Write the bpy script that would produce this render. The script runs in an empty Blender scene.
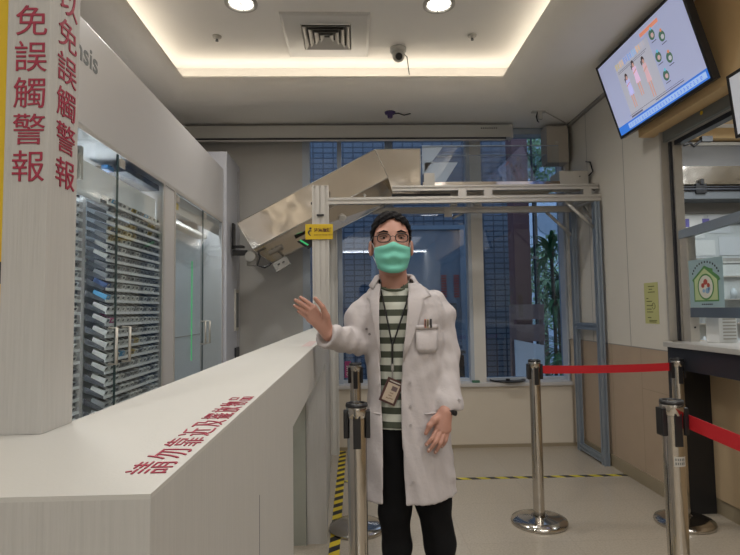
import bpy, bmesh, math, random
import numpy as np
from mathutils import Vector, Matrix, Euler

random.seed(7)
PI = math.pi
SC = bpy.context.scene
COL = SC.collection

# ------------------------------------------------------------------ camera
def rz(a): return Matrix.Rotation(a, 3, 'Z')
def rx(a): return Matrix.Rotation(a, 3, 'X')
cam_d = bpy.data.cameras.new('camera')
cam = bpy.data.objects.new('camera', cam_d)
COL.objects.link(cam)
SC.camera = cam
cam_d.sensor_width = 36.0
cam_d.lens = 530.0 / 740.0 * 36.0
cam_d.clip_start = 0.02
cam_d.clip_end = 200
RC = rz(math.radians(-1.68)) @ rx(PI/2 + math.radians(3.5)) @ rz(math.radians(-0.80))
cam.matrix_world = Matrix.Translation((0, 0, 1.3)) @ RC.to_4x4()

# ------------------------------------------------------------------ view and world
SC.view_settings.view_transform = 'Standard'
SC.view_settings.look = 'None'
SC.view_settings.gamma = 1.0
SC.view_settings.exposure = 0.10
W = bpy.data.worlds.new('world'); SC.world = W; W.use_nodes = True
bg = W.node_tree.nodes['Background']
bg.inputs[0].default_value = (0.86, 0.92, 1.0, 1); bg.inputs[1].default_value = 1.5

# ------------------------------------------------------------------ lights
def area(name, loc, size, sizey, power, color=(1, .93, .84), rot=(0, 0, 0), spread=PI):
    d = bpy.data.lights.new(name, 'AREA'); d.shape = 'RECTANGLE'
    d.size = size; d.size_y = sizey; d.energy = power; d.color = color; d.spread = spread
    o = bpy.data.objects.new(name, d); o.location = loc; o.rotation_euler = rot
    COL.objects.link(o); return o
TX0, TX1, TY0, TY1 = -1.39, 1.26, -2.2, 4.285      # ceiling tray rim
COVE = 2.7
for nm, lc, sx, sy in (('cove_light_back', ((TX0+TX1)/2, TY1+.16, 3.265), 2.9, .05),
                       ('cove_light_front', ((TX0+TX1)/2, TY0-.16, 3.265), 2.9, .05),
                       ('cove_light_left', (TX0-.16, (TY0+TY1)/2, 3.265), .05, 6.7),
                       ('cove_light_right', (TX1+.16, (TY0+TY1)/2, 3.265), .05, 6.7)):
    area(nm, lc, sx, sy, COVE * max(sx, sy) / 2.9, (1, .90, .76), (PI, 0, 0))
for x, y in ((-.75, 3.55), (.61, 3.55), (-.75, 1.3), (.61, 1.3), (-.75, -.9), (.61, -.9)):
    d = bpy.data.lights.new('downlight_beam', 'SPOT'); d.energy = 60; d.color = (1, .96, .90)
    d.spot_size = math.radians(150); d.spot_blend = .9; d.shadow_soft_size = .09
    o = bpy.data.objects.new('downlight_beam', d); o.location = (x, y, 3.395); COL.objects.link(o)
area('ceiling_panel_light_front', (.9, -5.0, 2.98), 3.0, .25, 40, (.95, .97, 1))
area('hall_fill', (0, -3.6, 3.0), 3.2, 3.2, 42, (1, .98, .96))  # broad fill standing in for unseen ceiling lamps behind the camera
area('machine_fill', (-1.21, 2.62, 1.97), .06, .8, 3.5, (.92, .97, 1), (0, .5, 0))  # fill lamp added behind the blind panel to brighten the shelves
area('machine_fill_left', (-1.125, 1.88, 1.25), .03, 1.0, 6.0, (.92, .97, 1), (-PI/2, 0, 0))  # added upright fill, unseen behind the pillar, for the shelf fronts
area('machine_fill_rear', (-1.155, 3.85, 2.03), .04, .9, 4.0, (.92, .97, 1))  # added fill for the second bay, kept out of view by the valance
area('soffit_fill', (1.55, .7, 3.04), .6, 1.4, 20, (1, .97, .93))  # unseen panel added to brighten the soffit and right wall
area('dispensary_light', (3.3, 3.6, 2.95), 1.2, 1.6, 42, (.92, .97, 1))

# ------------------------------------------------------------------ materials
MATS = {}
def mat(name, color, rough=.6, metal=0., noise=0., nscale=6., bump=0., bscale=40., emit=0., spec=.5, coat=0.):
    if name in MATS: return MATS[name]
    m = bpy.data.materials.new(name); m.use_nodes = True
    nt = m.node_tree; b = nt.nodes['Principled BSDF']
    c = (*color, 1)
    b.inputs['Base Color'].default_value = c
    b.inputs['Roughness'].default_value = rough
    b.inputs['Metallic'].default_value = metal
    b.inputs['Specular IOR Level'].default_value = spec
    b.inputs['Coat Weight'].default_value = coat
    tc = None
    if noise or bump:
        tc = nt.nodes.new('ShaderNodeTexCoord')
    if noise:
        n = nt.nodes.new('ShaderNodeTexNoise'); n.inputs['Scale'].default_value = nscale; n.inputs['Detail'].default_value = 5
        nt.links.new(tc.outputs['Object'], n.inputs['Vector'])
        mx = nt.nodes.new('ShaderNodeMix'); mx.data_type = 'RGBA'
        mx.inputs[6].default_value = tuple(x*(1-noise) for x in color) + (1,)
        mx.inputs[7].default_value = tuple(min(1, x*(1+noise)) for x in color) + (1,)
        nt.links.new(n.outputs['Fac'], mx.inputs[0]); nt.links.new(mx.outputs[2], b.inputs['Base Color'])
    if bump:
        n2 = nt.nodes.new('ShaderNodeTexNoise'); n2.inputs['Scale'].default_value = bscale; n2.inputs['Detail'].default_value = 3
        nt.links.new(tc.outputs['Object'], n2.inputs['Vector'])
        bp = nt.nodes.new('ShaderNodeBump'); bp.inputs['Strength'].default_value = bump; bp.inputs['Distance'].default_value = .02
        nt.links.new(n2.outputs['Fac'], bp.inputs['Height']); nt.links.new(bp.outputs['Normal'], b.inputs['Normal'])
    if emit:
        b.inputs['Emission Color'].default_value = c; b.inputs['Emission Strength'].default_value = emit
    MATS[name] = m
    return m

def glass(name, tint, refl=.5, ior=1.45):
    m = bpy.data.materials.new(name); m.use_nodes = True; nt = m.node_tree
    nt.nodes.remove(nt.nodes['Principled BSDF']); out = nt.nodes['Material Output']
    t = nt.nodes.new('ShaderNodeBsdfTransparent'); t.inputs[0].default_value = (*tint, 1)
    g = nt.nodes.new('ShaderNodeBsdfGlossy'); g.inputs['Roughness'].default_value = .01
    f = nt.nodes.new('ShaderNodeLayerWeight'); f.inputs['Blend'].default_value = .5
    pw = nt.nodes.new('ShaderNodeMath'); pw.operation = 'POWER'; pw.inputs[1].default_value = 4.0
    nt.links.new(f.outputs['Facing'], pw.inputs[0])
    mul = nt.nodes.new('ShaderNodeMath'); mul.operation = 'MULTIPLY_ADD'; mul.inputs[1].default_value = refl; mul.inputs[2].default_value = refl*.07
    nt.links.new(pw.outputs[0], mul.inputs[0])
    mx = nt.nodes.new('ShaderNodeMixShader')
    nt.links.new(mul.outputs[0], mx.inputs[0]); nt.links.new(t.outputs[0], mx.inputs[1]); nt.links.new(g.outputs[0], mx.inputs[2])
    nt.links.new(mx.outputs[0], out.inputs[0])
    MATS[name] = m
    return m

def brick_mat(name, c1, c2, mortar, scale, bw, bh, msize=.02, rough=.6, offset=0., axis='XZ', bump=0., nz=0.):
    m = bpy.data.materials.new(name); m.use_nodes = True; nt = m.node_tree; b = nt.nodes['Principled BSDF']
    tc = nt.nodes.new('ShaderNodeTexCoord'); sp = nt.nodes.new('ShaderNodeSeparateXYZ'); cb = nt.nodes.new('ShaderNodeCombineXYZ')
    nt.links.new(tc.outputs['Object'], sp.inputs[0])
    nt.links.new(sp.outputs[axis[0]], cb.inputs['X']); nt.links.new(sp.outputs[axis[1]], cb.inputs['Y'])
    br = nt.nodes.new('ShaderNodeTexBrick'); br.offset = offset
    br.inputs['Color1'].default_value = (*c1, 1); br.inputs['Color2'].default_value = (*c2, 1); br.inputs['Mortar'].default_value = (*mortar, 1)
    br.inputs['Scale'].default_value = scale; br.inputs['Brick Width'].default_value = bw; br.inputs['Row Height'].default_value = bh
    br.inputs['Mortar Size'].default_value = msize
    nt.links.new(cb.outputs[0], br.inputs['Vector'])
    src = br.outputs['Color']
    if nz:
        n = nt.nodes.new('ShaderNodeTexNoise'); n.inputs['Scale'].default_value = 90; n.inputs['Detail'].default_value = 4
        nt.links.new(tc.outputs['Object'], n.inputs['Vector'])
        mr = nt.nodes.new('ShaderNodeMapRange'); mr.inputs[1].default_value = .3; mr.inputs[2].default_value = .7
        mr.inputs[3].default_value = 1-nz; mr.inputs[4].default_value = 1+nz
        nt.links.new(n.outputs['Fac'], mr.inputs[0])
        vm = nt.nodes.new('ShaderNodeVectorMath'); vm.operation = 'SCALE'
        nt.links.new(src, vm.inputs[0]); nt.links.new(mr.outputs[0], vm.inputs['Scale']); src = vm.outputs[0]
    nt.links.new(src, b.inputs['Base Color'])
    b.inputs['Roughness'].default_value = rough
    MATS[name] = m
    return m

def stripe_mat(name, c1, c2, expr, period, duty=.5, rough=.7, phase=0., bump=0.):
    # two flat colours alternating along a direction in object space
    m = bpy.data.materials.new(name); m.use_nodes = True; nt = m.node_tree; b = nt.nodes['Principled BSDF']
    tc = nt.nodes.new('ShaderNodeTexCoord'); dp = nt.nodes.new('ShaderNodeVectorMath'); dp.operation = 'DOT_PRODUCT'
    dp.inputs[1].default_value = expr
    nt.links.new(tc.outputs['Object'], dp.inputs[0])
    a = nt.nodes.new('ShaderNodeMath'); a.operation = 'MULTIPLY_ADD'; a.inputs[1].default_value = 1/period; a.inputs[2].default_value = 100 + phase
    nt.links.new(dp.outputs['Value'], a.inputs[0])
    f = nt.nodes.new('ShaderNodeMath'); f.operation = 'FRACT'; nt.links.new(a.outputs[0], f.inputs[0])
    g = nt.nodes.new('ShaderNodeMath'); g.operation = 'GREATER_THAN'; g.inputs[1].default_value = duty; nt.links.new(f.outputs[0], g.inputs[0])
    mx = nt.nodes.new('ShaderNodeMix'); mx.data_type = 'RGBA'
    mx.inputs[6].default_value = (*c1, 1); mx.inputs[7].default_value = (*c2, 1)
    nt.links.new(g.outputs[0], mx.inputs[0]); nt.links.new(mx.outputs[2], b.inputs['Base Color'])
    b.inputs['Roughness'].default_value = rough
    MATS[name] = m
    return m

def steel_mat(name, color, rough, wav, wscale):
    m = mat(name, color, rough, 1.0, .06, 5., 0)
    nt = m.node_tree; b = nt.nodes['Principled BSDF']
    tc = nt.nodes.new('ShaderNodeTexCoord'); n = nt.nodes.new('ShaderNodeTexNoise')
    n.inputs['Scale'].default_value = wscale; n.inputs['Detail'].default_value = 1.5
    nt.links.new(tc.outputs['Object'], n.inputs['Vector'])
    bp = nt.nodes.new('ShaderNodeBump'); bp.inputs['Strength'].default_value = wav; bp.inputs['Distance'].default_value = .05
    nt.links.new(n.outputs['Fac'], bp.inputs['Height']); nt.links.new(bp.outputs['Normal'], b.inputs['Normal'])
    return m

M_ceil = mat('ceiling_paint', (.86, .835, .79), .85, noise=.02)
M_wall = mat('wall_paint_cream', (.64, .61, .55), .7, noise=.03, nscale=3)
M_wgrey = mat('wall_paint_grey', (.46, .45, .43), .75, noise=.03)
M_low = mat('low_wall_paint', (.62, .56, .47), .7, noise=.04)
M_beige = mat('beige_tile', (.43, .33, .24), .45, noise=.05, nscale=9)
M_baseb = mat('baseboard_brown', (.30, .25, .17), .5, noise=.05)
M_floor = brick_mat('floor_terrazzo', (.39, .345, .28), (.395, .35, .285), (.37, .325, .265), 1., .6, .6, .004, .22, 0., 'XY', nz=.10)
M_white = mat('white_enamel', (.52, .505, .50), .35, noise=.02, nscale=4)
M_whitec = mat('white_laminate', (.49, .485, .46), .55, noise=.03, nscale=10, bump=.05, bscale=300)
M_grain = mat('white_wood_panel', (.44, .43, .41), .6, noise=.10, nscale=3)
_nt = M_grain.node_tree; _n = [q for q in _nt.nodes if q.type == 'TEX_NOISE'][0]; _tc = [q for q in _nt.nodes if q.type == 'TEX_COORD'][0]
_mp = _nt.nodes.new('ShaderNodeMapping'); _mp.inputs['Scale'].default_value = (90, 90, 3)
_nt.links.new(_tc.outputs['Object'], _mp.inputs[0]); _nt.links.new(_mp.outputs[0], _n.inputs['Vector'])
_bp = _nt.nodes.new('ShaderNodeBump'); _bp.inputs['Strength'].default_value = .25; _bp.inputs['Distance'].default_value = .004
_nt.links.new(_n.outputs['Fac'], _bp.inputs['Height']); _nt.links.new(_bp.outputs['Normal'], _nt.nodes['Principled BSDF'].inputs['Normal'])
M_grey = mat('grey_plastic', (.30, .29, .27), .5)
M_lgrey = mat('light_grey_plastic', (.46, .44, .40), .5)
M_black = mat('black_plastic', (.012, .012, .014), .35)
M_dark = mat('dark_panel', (.018, .020, .028), .4)
M_alu = mat('aluminium', (.56, .54, .51), .42, .55, noise=.04, nscale=8)
M_aluslot = mat('aluminium_slot', (.12, .12, .12), .5, .5)
M_alub = mat('painted_grey_blue', (.27, .32, .38), .4, .4)
M_chrome = steel_mat('polished_steel', (.55, .52, .48), .14, .06, 9)
M_sheet = steel_mat('steel_sheet', (.74, .69, .63), .13, .62, 2.2)
M_brush = mat('brushed_steel', (.52, .49, .44), .42, .6, noise=.1, nscale=20)
M_yellow = mat('yellow_paint', (.62, .42, .01), .5)
M_red = mat('red_webbing', (.50, .008, .016), .65, bump=.2, bscale=500)
M_text = mat('crimson_ink', (.30, .02, .05), .5)
M_ink = mat('black_ink', (.03, .03, .035), .6)
M_gtext = mat('grey_ink', (.13, .14, .14), .5)
M_wood = mat('orange_wood', (.62, .43, .22), .5, noise=.1, nscale=5)
M_counter = mat('grey_stone_top', (.42, .41, .39), .35, noise=.05, nscale=30)
M_frame = mat('window_frame_blue', (.42, .47, .54), .45)
M_mull = mat('window_frame_cream', (.62, .605, .57), .5)
M_green = mat('green_led_and_reflection', (.05, .6, .2), .5, emit=.4)
G_win = glass('window_glass', (.60, .68, .78), .9)
G_door = glass('cabinet_glass', (.92, .95, .96), .5)
G_acr = glass('acrylic_sheet', (.90, .93, .96), .9)

# ------------------------------------------------------------------ mesh builder
def wloc(o):
    v = Vector((0, 0, 0))
    while o is not None:
        v = v + o.location; o = o.parent
    return v

class MB:
    def __init__(s): s.v = []; s.f = []; s.m = []; s.sm = []
    def add(s, vs, fs, mi=0, smooth=False):
        n = len(s.v); s.v += [tuple(v) for v in vs]
        s.f += [tuple(i+n for i in f) for f in fs]; s.m += [mi]*len(fs); s.sm += [smooth]*len(fs); return s
    def box(s, x0, x1, y0, y1, z0, z1, mi=0, bev=0):
        if bev <= 0:
            vs = [(x, y, z) for z in (z0, z1) for y in (y0, y1) for x in (x0, x1)]
            return s.add(vs, [(0, 2, 3, 1), (4, 5, 7, 6), (0, 1, 5, 4), (2, 6, 7, 3), (0, 4, 6, 2), (1, 3, 7, 5)], mi)
        bm = bmesh.new(); bmesh.ops.create_cube(bm, size=1)
        for v in bm.verts: v.co = Vector(((x0+x1)/2+v.co.x*(x1-x0), (y0+y1)/2+v.co.y*(y1-y0), (z0+z1)/2+v.co.z*(z1-z0)))
        bmesh.ops.bevel(bm, geom=bm.edges[:], offset=bev, segments=2, affect='EDGES', profile=.7)
        return s.bm(bm, mi)
    def bm(s, bm, mi=0, smooth=False):
        bm.verts.index_update()
        s.add([v.co[:] for v in bm.verts], [[v.index for v in f.verts] for f in bm.faces], mi, smooth); bm.free(); return s
    def prism(s, pts, d, mi=0):
        # pts: planar polygon in 3-D, extruded by vector d
        n = len(pts); d = Vector(d); a = [Vector(p) for p in pts]
        nrm = Vector((0, 0, 0))
        for i in range(n): nrm += a[i].cross(a[(i+1) % n])
        if nrm.dot(d) > 0: a = a[::-1]
        vs = a + [p + d for p in a]
        fs = [tuple(range(n)), tuple(range(2*n-1, n-1, -1))] + [((i+1) % n, i, n+i, n+(i+1) % n) for i in range(n)]
        return s.add(vs, fs, mi)
    def cyl(s, p0, p1, r0, r1=None, seg=16, mi=0, cap=True, smooth=True):
        r1 = r0 if r1 is None else r1
        p0 = Vector(p0); p1 = Vector(p1); ax = (p1-p0).normalized()
        u = ax.orthogonal().normalized(); w = ax.cross(u); vs = []
        for p, r in ((p0, r0), (p1, r1)):
            for i in range(seg):
                t = 2*PI*i/seg; vs.append(p + u*math.cos(t)*r + w*math.sin(t)*r)
        s.add(vs, [(i, (i+1) % seg, seg+(i+1) % seg, seg+i) for i in range(seg)], mi, smooth)
        if cap:
            s.add(vs[:seg], [tuple(range(seg))[::-1]], mi); s.add(vs[seg:], [tuple(range(seg))], mi)
        return s
    def lathe(s, prof, c=(0, 0, 0), seg=32, mi=0, smooth=True):
        c = Vector(c); vs = []; n = len(prof)
        for r, z in prof:
            for i in range(seg):
                t = 2*PI*i/seg; vs.append(c + Vector((math.cos(t)*r, math.sin(t)*r, z)))
        fs = [(k*seg+i, k*seg+(i+1) % seg, (k+1)*seg+(i+1) % seg, (k+1)*seg+i) for k in range(n-1) for i in range(seg)]
        s.add(vs, fs, mi, smooth)
        return s
    def tube(s, pts, r, seg=8, mi=0, flat=None):
        P = [Vector(p) for p in pts]; n = len(P); vs = []; u = None
        for k in range(n):
            t = (P[min(k+1, n-1)] - P[max(k-1, 0)]).normalized()
            if u is None: u = t.orthogonal().normalized() if flat is None else Vector(flat)
            u = (u - t*u.dot(t)).normalized(); w = t.cross(u)
            rr = r[k] if isinstance(r, (list, tuple)) and len(r) == n and n > 2 else r
            ra, rb = (rr if isinstance(rr, tuple) else (rr, rr))
            for i in range(seg):
                a = 2*PI*i/seg; vs.append(P[k] + u*math.cos(a)*ra + w*math.sin(a)*rb)
        fs = [(k*seg+i, k*seg+(i+1) % seg, (k+1)*seg+(i+1) % seg, (k+1)*seg+i) for k in range(n-1) for i in range(seg)]
        fs += [tuple(range(seg))[::-1], tuple(range((n-1)*seg, n*seg))]
        return s.add(vs, fs, mi, True)
    def ball(s, c, r, mi=0, seg=16):
        r = r if isinstance(r, (tuple, list)) else (r, r, r)
        bm = bmesh.new(); bmesh.ops.create_uvsphere(bm, u_segments=seg, v_segments=max(6, seg//2), radius=1)
        for v in bm.verts: v.co = Vector((c[0]+v.co.x*r[0], c[1]+v.co.y*r[1], c[2]+v.co.z*r[2]))
        return s.bm(bm, mi, True)
    def poly(s, pts, mi=0): return s.add(pts, [tuple(range(len(pts)))], mi)
    def build(s, name, mats, parent=None):
        me = bpy.data.meshes.new(name); off = wloc(parent)
        me.from_pydata([Vector(v) - off for v in s.v], [], s.f)
        if not isinstance(mats, (list, tuple)): mats = [mats]
        for m in mats: me.materials.append(m)
        me.polygons.foreach_set('material_index', s.m); me.polygons.foreach_set('use_smooth', s.sm)
        me.update()
        o = bpy.data.objects.new(name, me); COL.objects.link(o)
        if parent: o.parent = parent
        return o

def thing(name, label, cat, loc=(0, 0, 0), group=None):
    o = bpy.data.objects.new(name, None); COL.objects.link(o); o.location = loc; o.empty_display_size = .05
    o['label'] = label; o['category'] = cat
    if group: o['group'] = group
    return o
def tag(o, label, cat, group=None):
    o['label'] = label; o['category'] = cat
    if group: o['group'] = group
    return o
def struct(o): o['kind'] = 'structure'; return o
def B(name, m, p, *a, bev=0): return MB().box(*a, bev=bev).build(name, m, p)
def retree(root, loc, label=None, group=None):
    def cp(o, par):
        c = o.copy(); COL.objects.link(c); c.parent = par
        for ch in list(o.children): cp(ch, c)
        return c
    r = cp(root, None); r.location = loc
    if label: r['label'] = label
    if group: r['group'] = group
    return r

def text(name, body, origin, xdir, ydir, size, m, parent=None, bold=0., align='LEFT', depth=.0004, spacing=1., xs=1.):
    cu = bpy.data.curves.new('lettering', 'FONT'); cu.body = body; cu.size = size; cu.offset = bold
    cu.align_x = align; cu.space_character = spacing; cu.extrude = depth; cu.resolution_u = 4
    o = bpy.data.objects.new('lettering', cu); COL.objects.link(o); bpy.context.view_layer.update()
    me = bpy.data.meshes.new_from_object(o.evaluated_get(bpy.context.evaluated_depsgraph_get()))
    COL.objects.unlink(o); bpy.data.objects.remove(o)
    X = Vector(xdir).normalized(); Y = Vector(ydir).normalized(); N = X.cross(Y)
    off = wloc(parent); og = Vector(origin)
    for v in me.vertices: v.co = og + X*v.co.x*xs + Y*v.co.y + N*v.co.z - off
    me.materials.clear(); me.materials.append(m)
    r = bpy.data.objects.new(name, me); COL.objects.link(r)
    if parent: r.parent = parent
    return r

# ================================================================== SETTING
XR = 2.095
# floor
struct(MB().box(-2.4, 5.0, -6.6, 5.05, -.1, 0).build('floor', M_floor))
# ceiling: lower ring, rounded tray rim, recess, upper slab
cl = MB()
OX0, OX1, OY0, OY1 = -2.4, XR+.08, -6.6, 5.2
prof = [(.165, 3.06)] + [(.165-.165*math.sin(a), 3.06+.16*(1-math.cos(a))) for a in [PI/2*i/8 for i in range(1, 9)]] + [(0, 3.235), (.02, 3.235), (.02, 3.225), (.26, 3.225), (.26, 3.43)]
rings = []
for o_, z in prof: rings.append([(TX0-o_, TY0-o_, z), (TX1+o_, TY0-o_, z), (TX1+o_, TY1+o_, z), (TX0-o_, TY1+o_, z)])
vs = [p for r in rings for p in r]; n = len(rings)
cl.add(vs, [(k*4+i, (k+1)*4+i, (k+1)*4+(i+1) % 4, k*4+(i+1) % 4) for k in range(n-1) for i in range(4)], 0, True)
a, b_, c_, d_ = rings[0]
cl.add([(OX0, OY0, 3.06), (OX1, OY0, 3.06), (OX1, OY1, 3.06), (OX0, OY1, 3.06), a, b_, c_, d_], [(0, 4, 5, 1), (1, 5, 6, 2), (2, 6, 7, 3), (3, 7, 4, 0)])
cl.box(OX0, OX1, OY0, OY1, 3.425, 3.5)
cl.box(XR+.08, 5.0, -2.5, 5.2, 3.0, 3.1)
ceil = struct(cl.build('ceiling', M_ceil))
# walls
struct(MB().box(-2.5, -2.4, -6.6, 5.2, 0, 3.5).build('wall_left', M_wall))
struct(MB().box(-2.5, 5.1, -6.7, -6.6, 0, 3.5).build('wall_front', M_wall))
wb = MB().box(-2.4, -.49, 5.05, 5.2, 0, 3.45, 1)
wb.box(-.49, 2.05, 5.02, 5.2, 0, .565, 0); wb.box(-.49, XR+.02, 5.05, 5.2, 3.06, 3.45, 0); wb.box(2.05, 5.0, 5.05, 5.2, 0, 3.45, 0)
struct(wb.build('wall_back', [M_low, M_wgrey]))
wr = MB()
wr.box(XR, XR+.1, 3.47, 5.05, 1.0, 3.3, 0); wr.box(XR, XR+.1, 3.47, 5.05, 0, 1.0, 1)
wr.box(XR, XR+.1, -2.5, 3.47, 2.5, 3.3, 0); wr.box(XR, XR+.1, -6.6, -2.5, 0, 3.3, 0)
for yy in (3.99, 4.62): wr.box(XR-.0008, XR, yy, yy+.006, 1.0, 3.05, 2)        # panel joints
wr.box(XR-.0008, XR, 3.47, 5.05, .992, 1.0, 2)
for yy in (3.86, 4.3): wr.box(XR-.0006, XR, yy, yy+.003, .1, .99, 3)
wr.box(XR-.0006, XR, 3.47, 3.86, .70, .703, 3)
struct(wr.build('wall_right', [M_wall, M_beige, M_grey, M_baseb]))
struct(MB().box(XR-.012, XR, 3.47, 5.02, 0, .095).build('baseboard_right', M_baseb))
struct(MB().box(-.49, XR-.012, 5.008, 5.02, 0, .03).build('baseboard_back', M_baseb))
struct(MB().box(5.0, 5.1, -6.6, 5.2, 0, 3.1).build('wall_dispensary', M_wall))
struct(MB().box(XR+.1, 5.0, -2.6, -2.5, 0, 3.0).build('wall_dispensary_front', M_wall))
# corner conduit at the ceiling
struct(MB().box(XR-.03, XR, 3.6, 5.05, 3.035, 3.06).box(XR-.05, XR-.012, 4.99, 5.03, 1.0, 3.04, 1).build('trim_1', [M_grey, M_wall]))
# window
wf = MB()
wf.box(-.49, -.42, 5.04, 5.2, .60, 3.06); wf.box(-.155, -.115, 5.08, 5.2, .60, 3.06)
for x, w in ((.31, .075), (1.10, .0)):
    if w: wf.box(x, x+w, 5.07, 5.2, .60, 3.06)
wf.box(2.03, 2.06, 5.05, 5.2, .60, 3.06); wf.box(-.49, 2.05, 5.14, 5.2, .60, .63); wf.box(-.49, 2.05, 5.06, 5.2, 3.0, 3.06)
win = struct(wf.build('window_1', M_frame))
MB().box(1.10, 1.135, 5.07, 5.2, .6, 3.06).build('mullion_edge', M_frame, win)
MB().box(1.135, 1.245, 5.06, 5.2, .6, 3.06).build('mullion', M_mull, win)
MB().box(-.42, 2.03, 5.165, 5.171, .63, 3.06).build('pane', G_win, win)
struct(MB().box(-.49, 2.05, 4.99, 5.2, .565, .60, bev=.006).build('trim_2', M_white))

# ================================================================== OUTSIDE
M_otile = brick_mat('outside_tile', (.135, .17, .225), (.15, .185, .24), (.035, .05, .08), 1., .145, .078, .009, .4, 0.)
M_opan = mat('outside_steel_door', (.15, .21, .28), .45, noise=.05)
M_ofr = mat('outside_door_frame', (.22, .29, .37), .45)
struct(MB().box(-6, 2.35, 7.6, 7.8, -.3, 6).build('wall_outside', M_otile))
M_ground = mat('paving', (.22, .24, .25), .8, noise=.1)
struct(MB().box(-30, 40, 5.2, 60, -.35, -.3).build('ground', M_ground))
dp = thing('service_door', 'wide blue grey metal door on the tiled wall outside the window', 'door', (.7, 7.55, -.3))
B('door_leaf', M_opan, dp, .30, 1.52, 7.55, 7.59, .3, 2.44)
fr = MB(); fr.box(.24, .30, 7.52, 7.59, .3, 2.5); fr.box(1.52, 1.6, 7.52, 7.59, .3, 2.5); fr.box(.30, 1.52, 7.52, 7.59, 2.44, 2.5)
fr.box(.70, .72, 7.54, 7.56, .3, 2.44); fr.box(.30, 1.52, 7.53, 7.55, .78, .82)
fr.build('door_frame', M_ofr, dp)
M_redn = mat('red_notice', (.33, .05, .06), .6)
for k, x in enumerate((1.24, 1.42)):
    nt_ = MB()
    for j in range(9): nt_.box(x, x+.075, 7.535, 7.545, 1.76-j*.037, 1.782-j*.037)
    tag(nt_.build('door_notice', M_redn), ['left strip of red lettering on the blue metal door outside', 'right strip of red lettering on the blue metal door outside'][k], 'sign')
lb = thing('lock_box', 'small dark box on the blue metal door outside below the red lettering', 'box', (1.36, 7.5, 1.2))
B('box_body', M_dark, lb, 1.30, 1.44, 7.48, 7.55, 1.15, 1.38, bev=.01); B('box_lid', M_gtext, lb, 1.31, 1.43, 7.47, 7.48, 1.25, 1.36)
# reddish column outside
M_col = mat('red_brown_stone', (.16, .075, .085), .5, noise=.2, nscale=7)
rc = thing('outside_column', 'dark red brown stone column outside the window beside the plants', 'column', (2.08, 6.6, -.3))
B('shaft', M_col, rc, 1.99, 2.19, 6.5, 6.75, -.3, 5.5); B('column_base', M_col, rc, 1.96, 2.21, 6.46, 6.8, -.3, -.1)
pw = thing('drain_pipe', 'thin dark pipe running up behind the red brown column outside', 'pipe', (2.21, 6.45, -.3))
MB().cyl((2.225, 6.45, -.3), (2.225, 6.45, 5.5), .014, mi=0).build('pipe_run', M_dark, pw)
MB().box(2.2, 2.25, 6.43, 6.47, 1.9, 1.93).build('pipe_clip', M_grey, pw)
# brown wooden crate above a white board
M_brw = mat('weathered_brown_wood', (.30, .21, .20), .7, noise=.25, nscale=12)
cr = thing('wooden_crate', 'brown slatted wooden crate outside the window above the white board', 'crate', (2.1, 6.3, .9))
for z0, z1 in ((.90, 1.10), (1.16, 1.34)): B('slat', M_brw, cr, 1.86, 2.26, 6.28, 6.31, z0, z1, bev=.004)
for x in (1.86, 2.22): B('post', M_brw, cr, x, x+.04, 6.31, 6.36, -.3, 1.34)
wbd = thing('white_board', 'tilted white board leaning outside the window under the brown crate', 'board', (2.05, 6.1, -.3))
MB().prism([(1.86, 6.12, -.3), (2.20, 6.12, -.3), (2.20, 6.16, .86), (1.86, 6.16, .93)], (0, .03, 0)).build('board_panel', mat('white_board', (.88, .93, .98), .5), wbd)
MB().box(2.02, 2.12, 6.10, 6.115, .62, .63).build('handle_slot', M_grey, wbd)
for x, lbx in ((1.13, 'left dark grey bin outside the window beside the broad cream mullion'), (1.36, 'dark grey slanting bin outside the window just right of the broad cream mullion')):
    bn = thing('outside_bin', lbx, 'bin', (x, 5.7, -.3))
    MB().prism([(x-.04, 5.7, -.3), (x+.06, 5.7, -.3), (x+.035, 5.7, .80), (x-.03, 5.7, .82)], (0, .25, 0)).build('bin_body', M_dark, bn)
    B('bin_lid', M_gtext, bn, x-.04, x+.05, 5.69, 5.96, .82, .85)
# magenta shop strip on the glass with white letters
M_mag = mat('magenta_vinyl', (.30, .03, .13), .5)
ms = tag(B('window_sign', M_mag, None, -.105, -.045, 5.135, 5.15, .655, .81), 'small magenta strip with white upright letters on the window behind the man', 'sign')
text('sign_lettering', 'OHAS', (-.058, 5.134, .668), (0, 0, 1), (-1, 0, 0), .042, M_whitec, ms, bold=.001, spacing=.85)
# plants
M_leafd = mat('dark_leaf', (.06, .17, .07), .5, noise=.4, nscale=5)
M_leafm = mat('mid_leaf', (.10, .30, .09), .5, noise=.4, nscale=5)
M_leafl = mat('pale_leaf', (.26, .42, .22), .6, noise=.4, nscale=5)
M_bark = mat('bark', (.10, .08, .06), .8)
def strap_leaf(mb, base, az, L, w, droop, el=1.0, mi=0):
    n = 7; pts = []; p = Vector(base); e = el
    dirh = Vector((math.cos(az), math.sin(az), 0)); side = Vector((-dirh.y, dirh.x, 0)); vs = []
    for i in range(n):
        t = i/(n-1); ww = w*math.sin(PI*min(.98, .12+.88*t))**.7
        vs += [p - side*ww, p + Vector((0, 0, -.25*ww)), p + side*ww]
        p = p + (dirh*math.cos(e) + Vector((0, 0, math.sin(e))))*(L/(n-1)); e -= droop/(n-1)
    fs = []
    for i in range(n-1):
        for j in (0, 1): fs.append((i*3+j, i*3+j+1, (i+1)*3+j+1, (i+1)*3+j))
    mb.add(vs, fs, mi, True)
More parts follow.
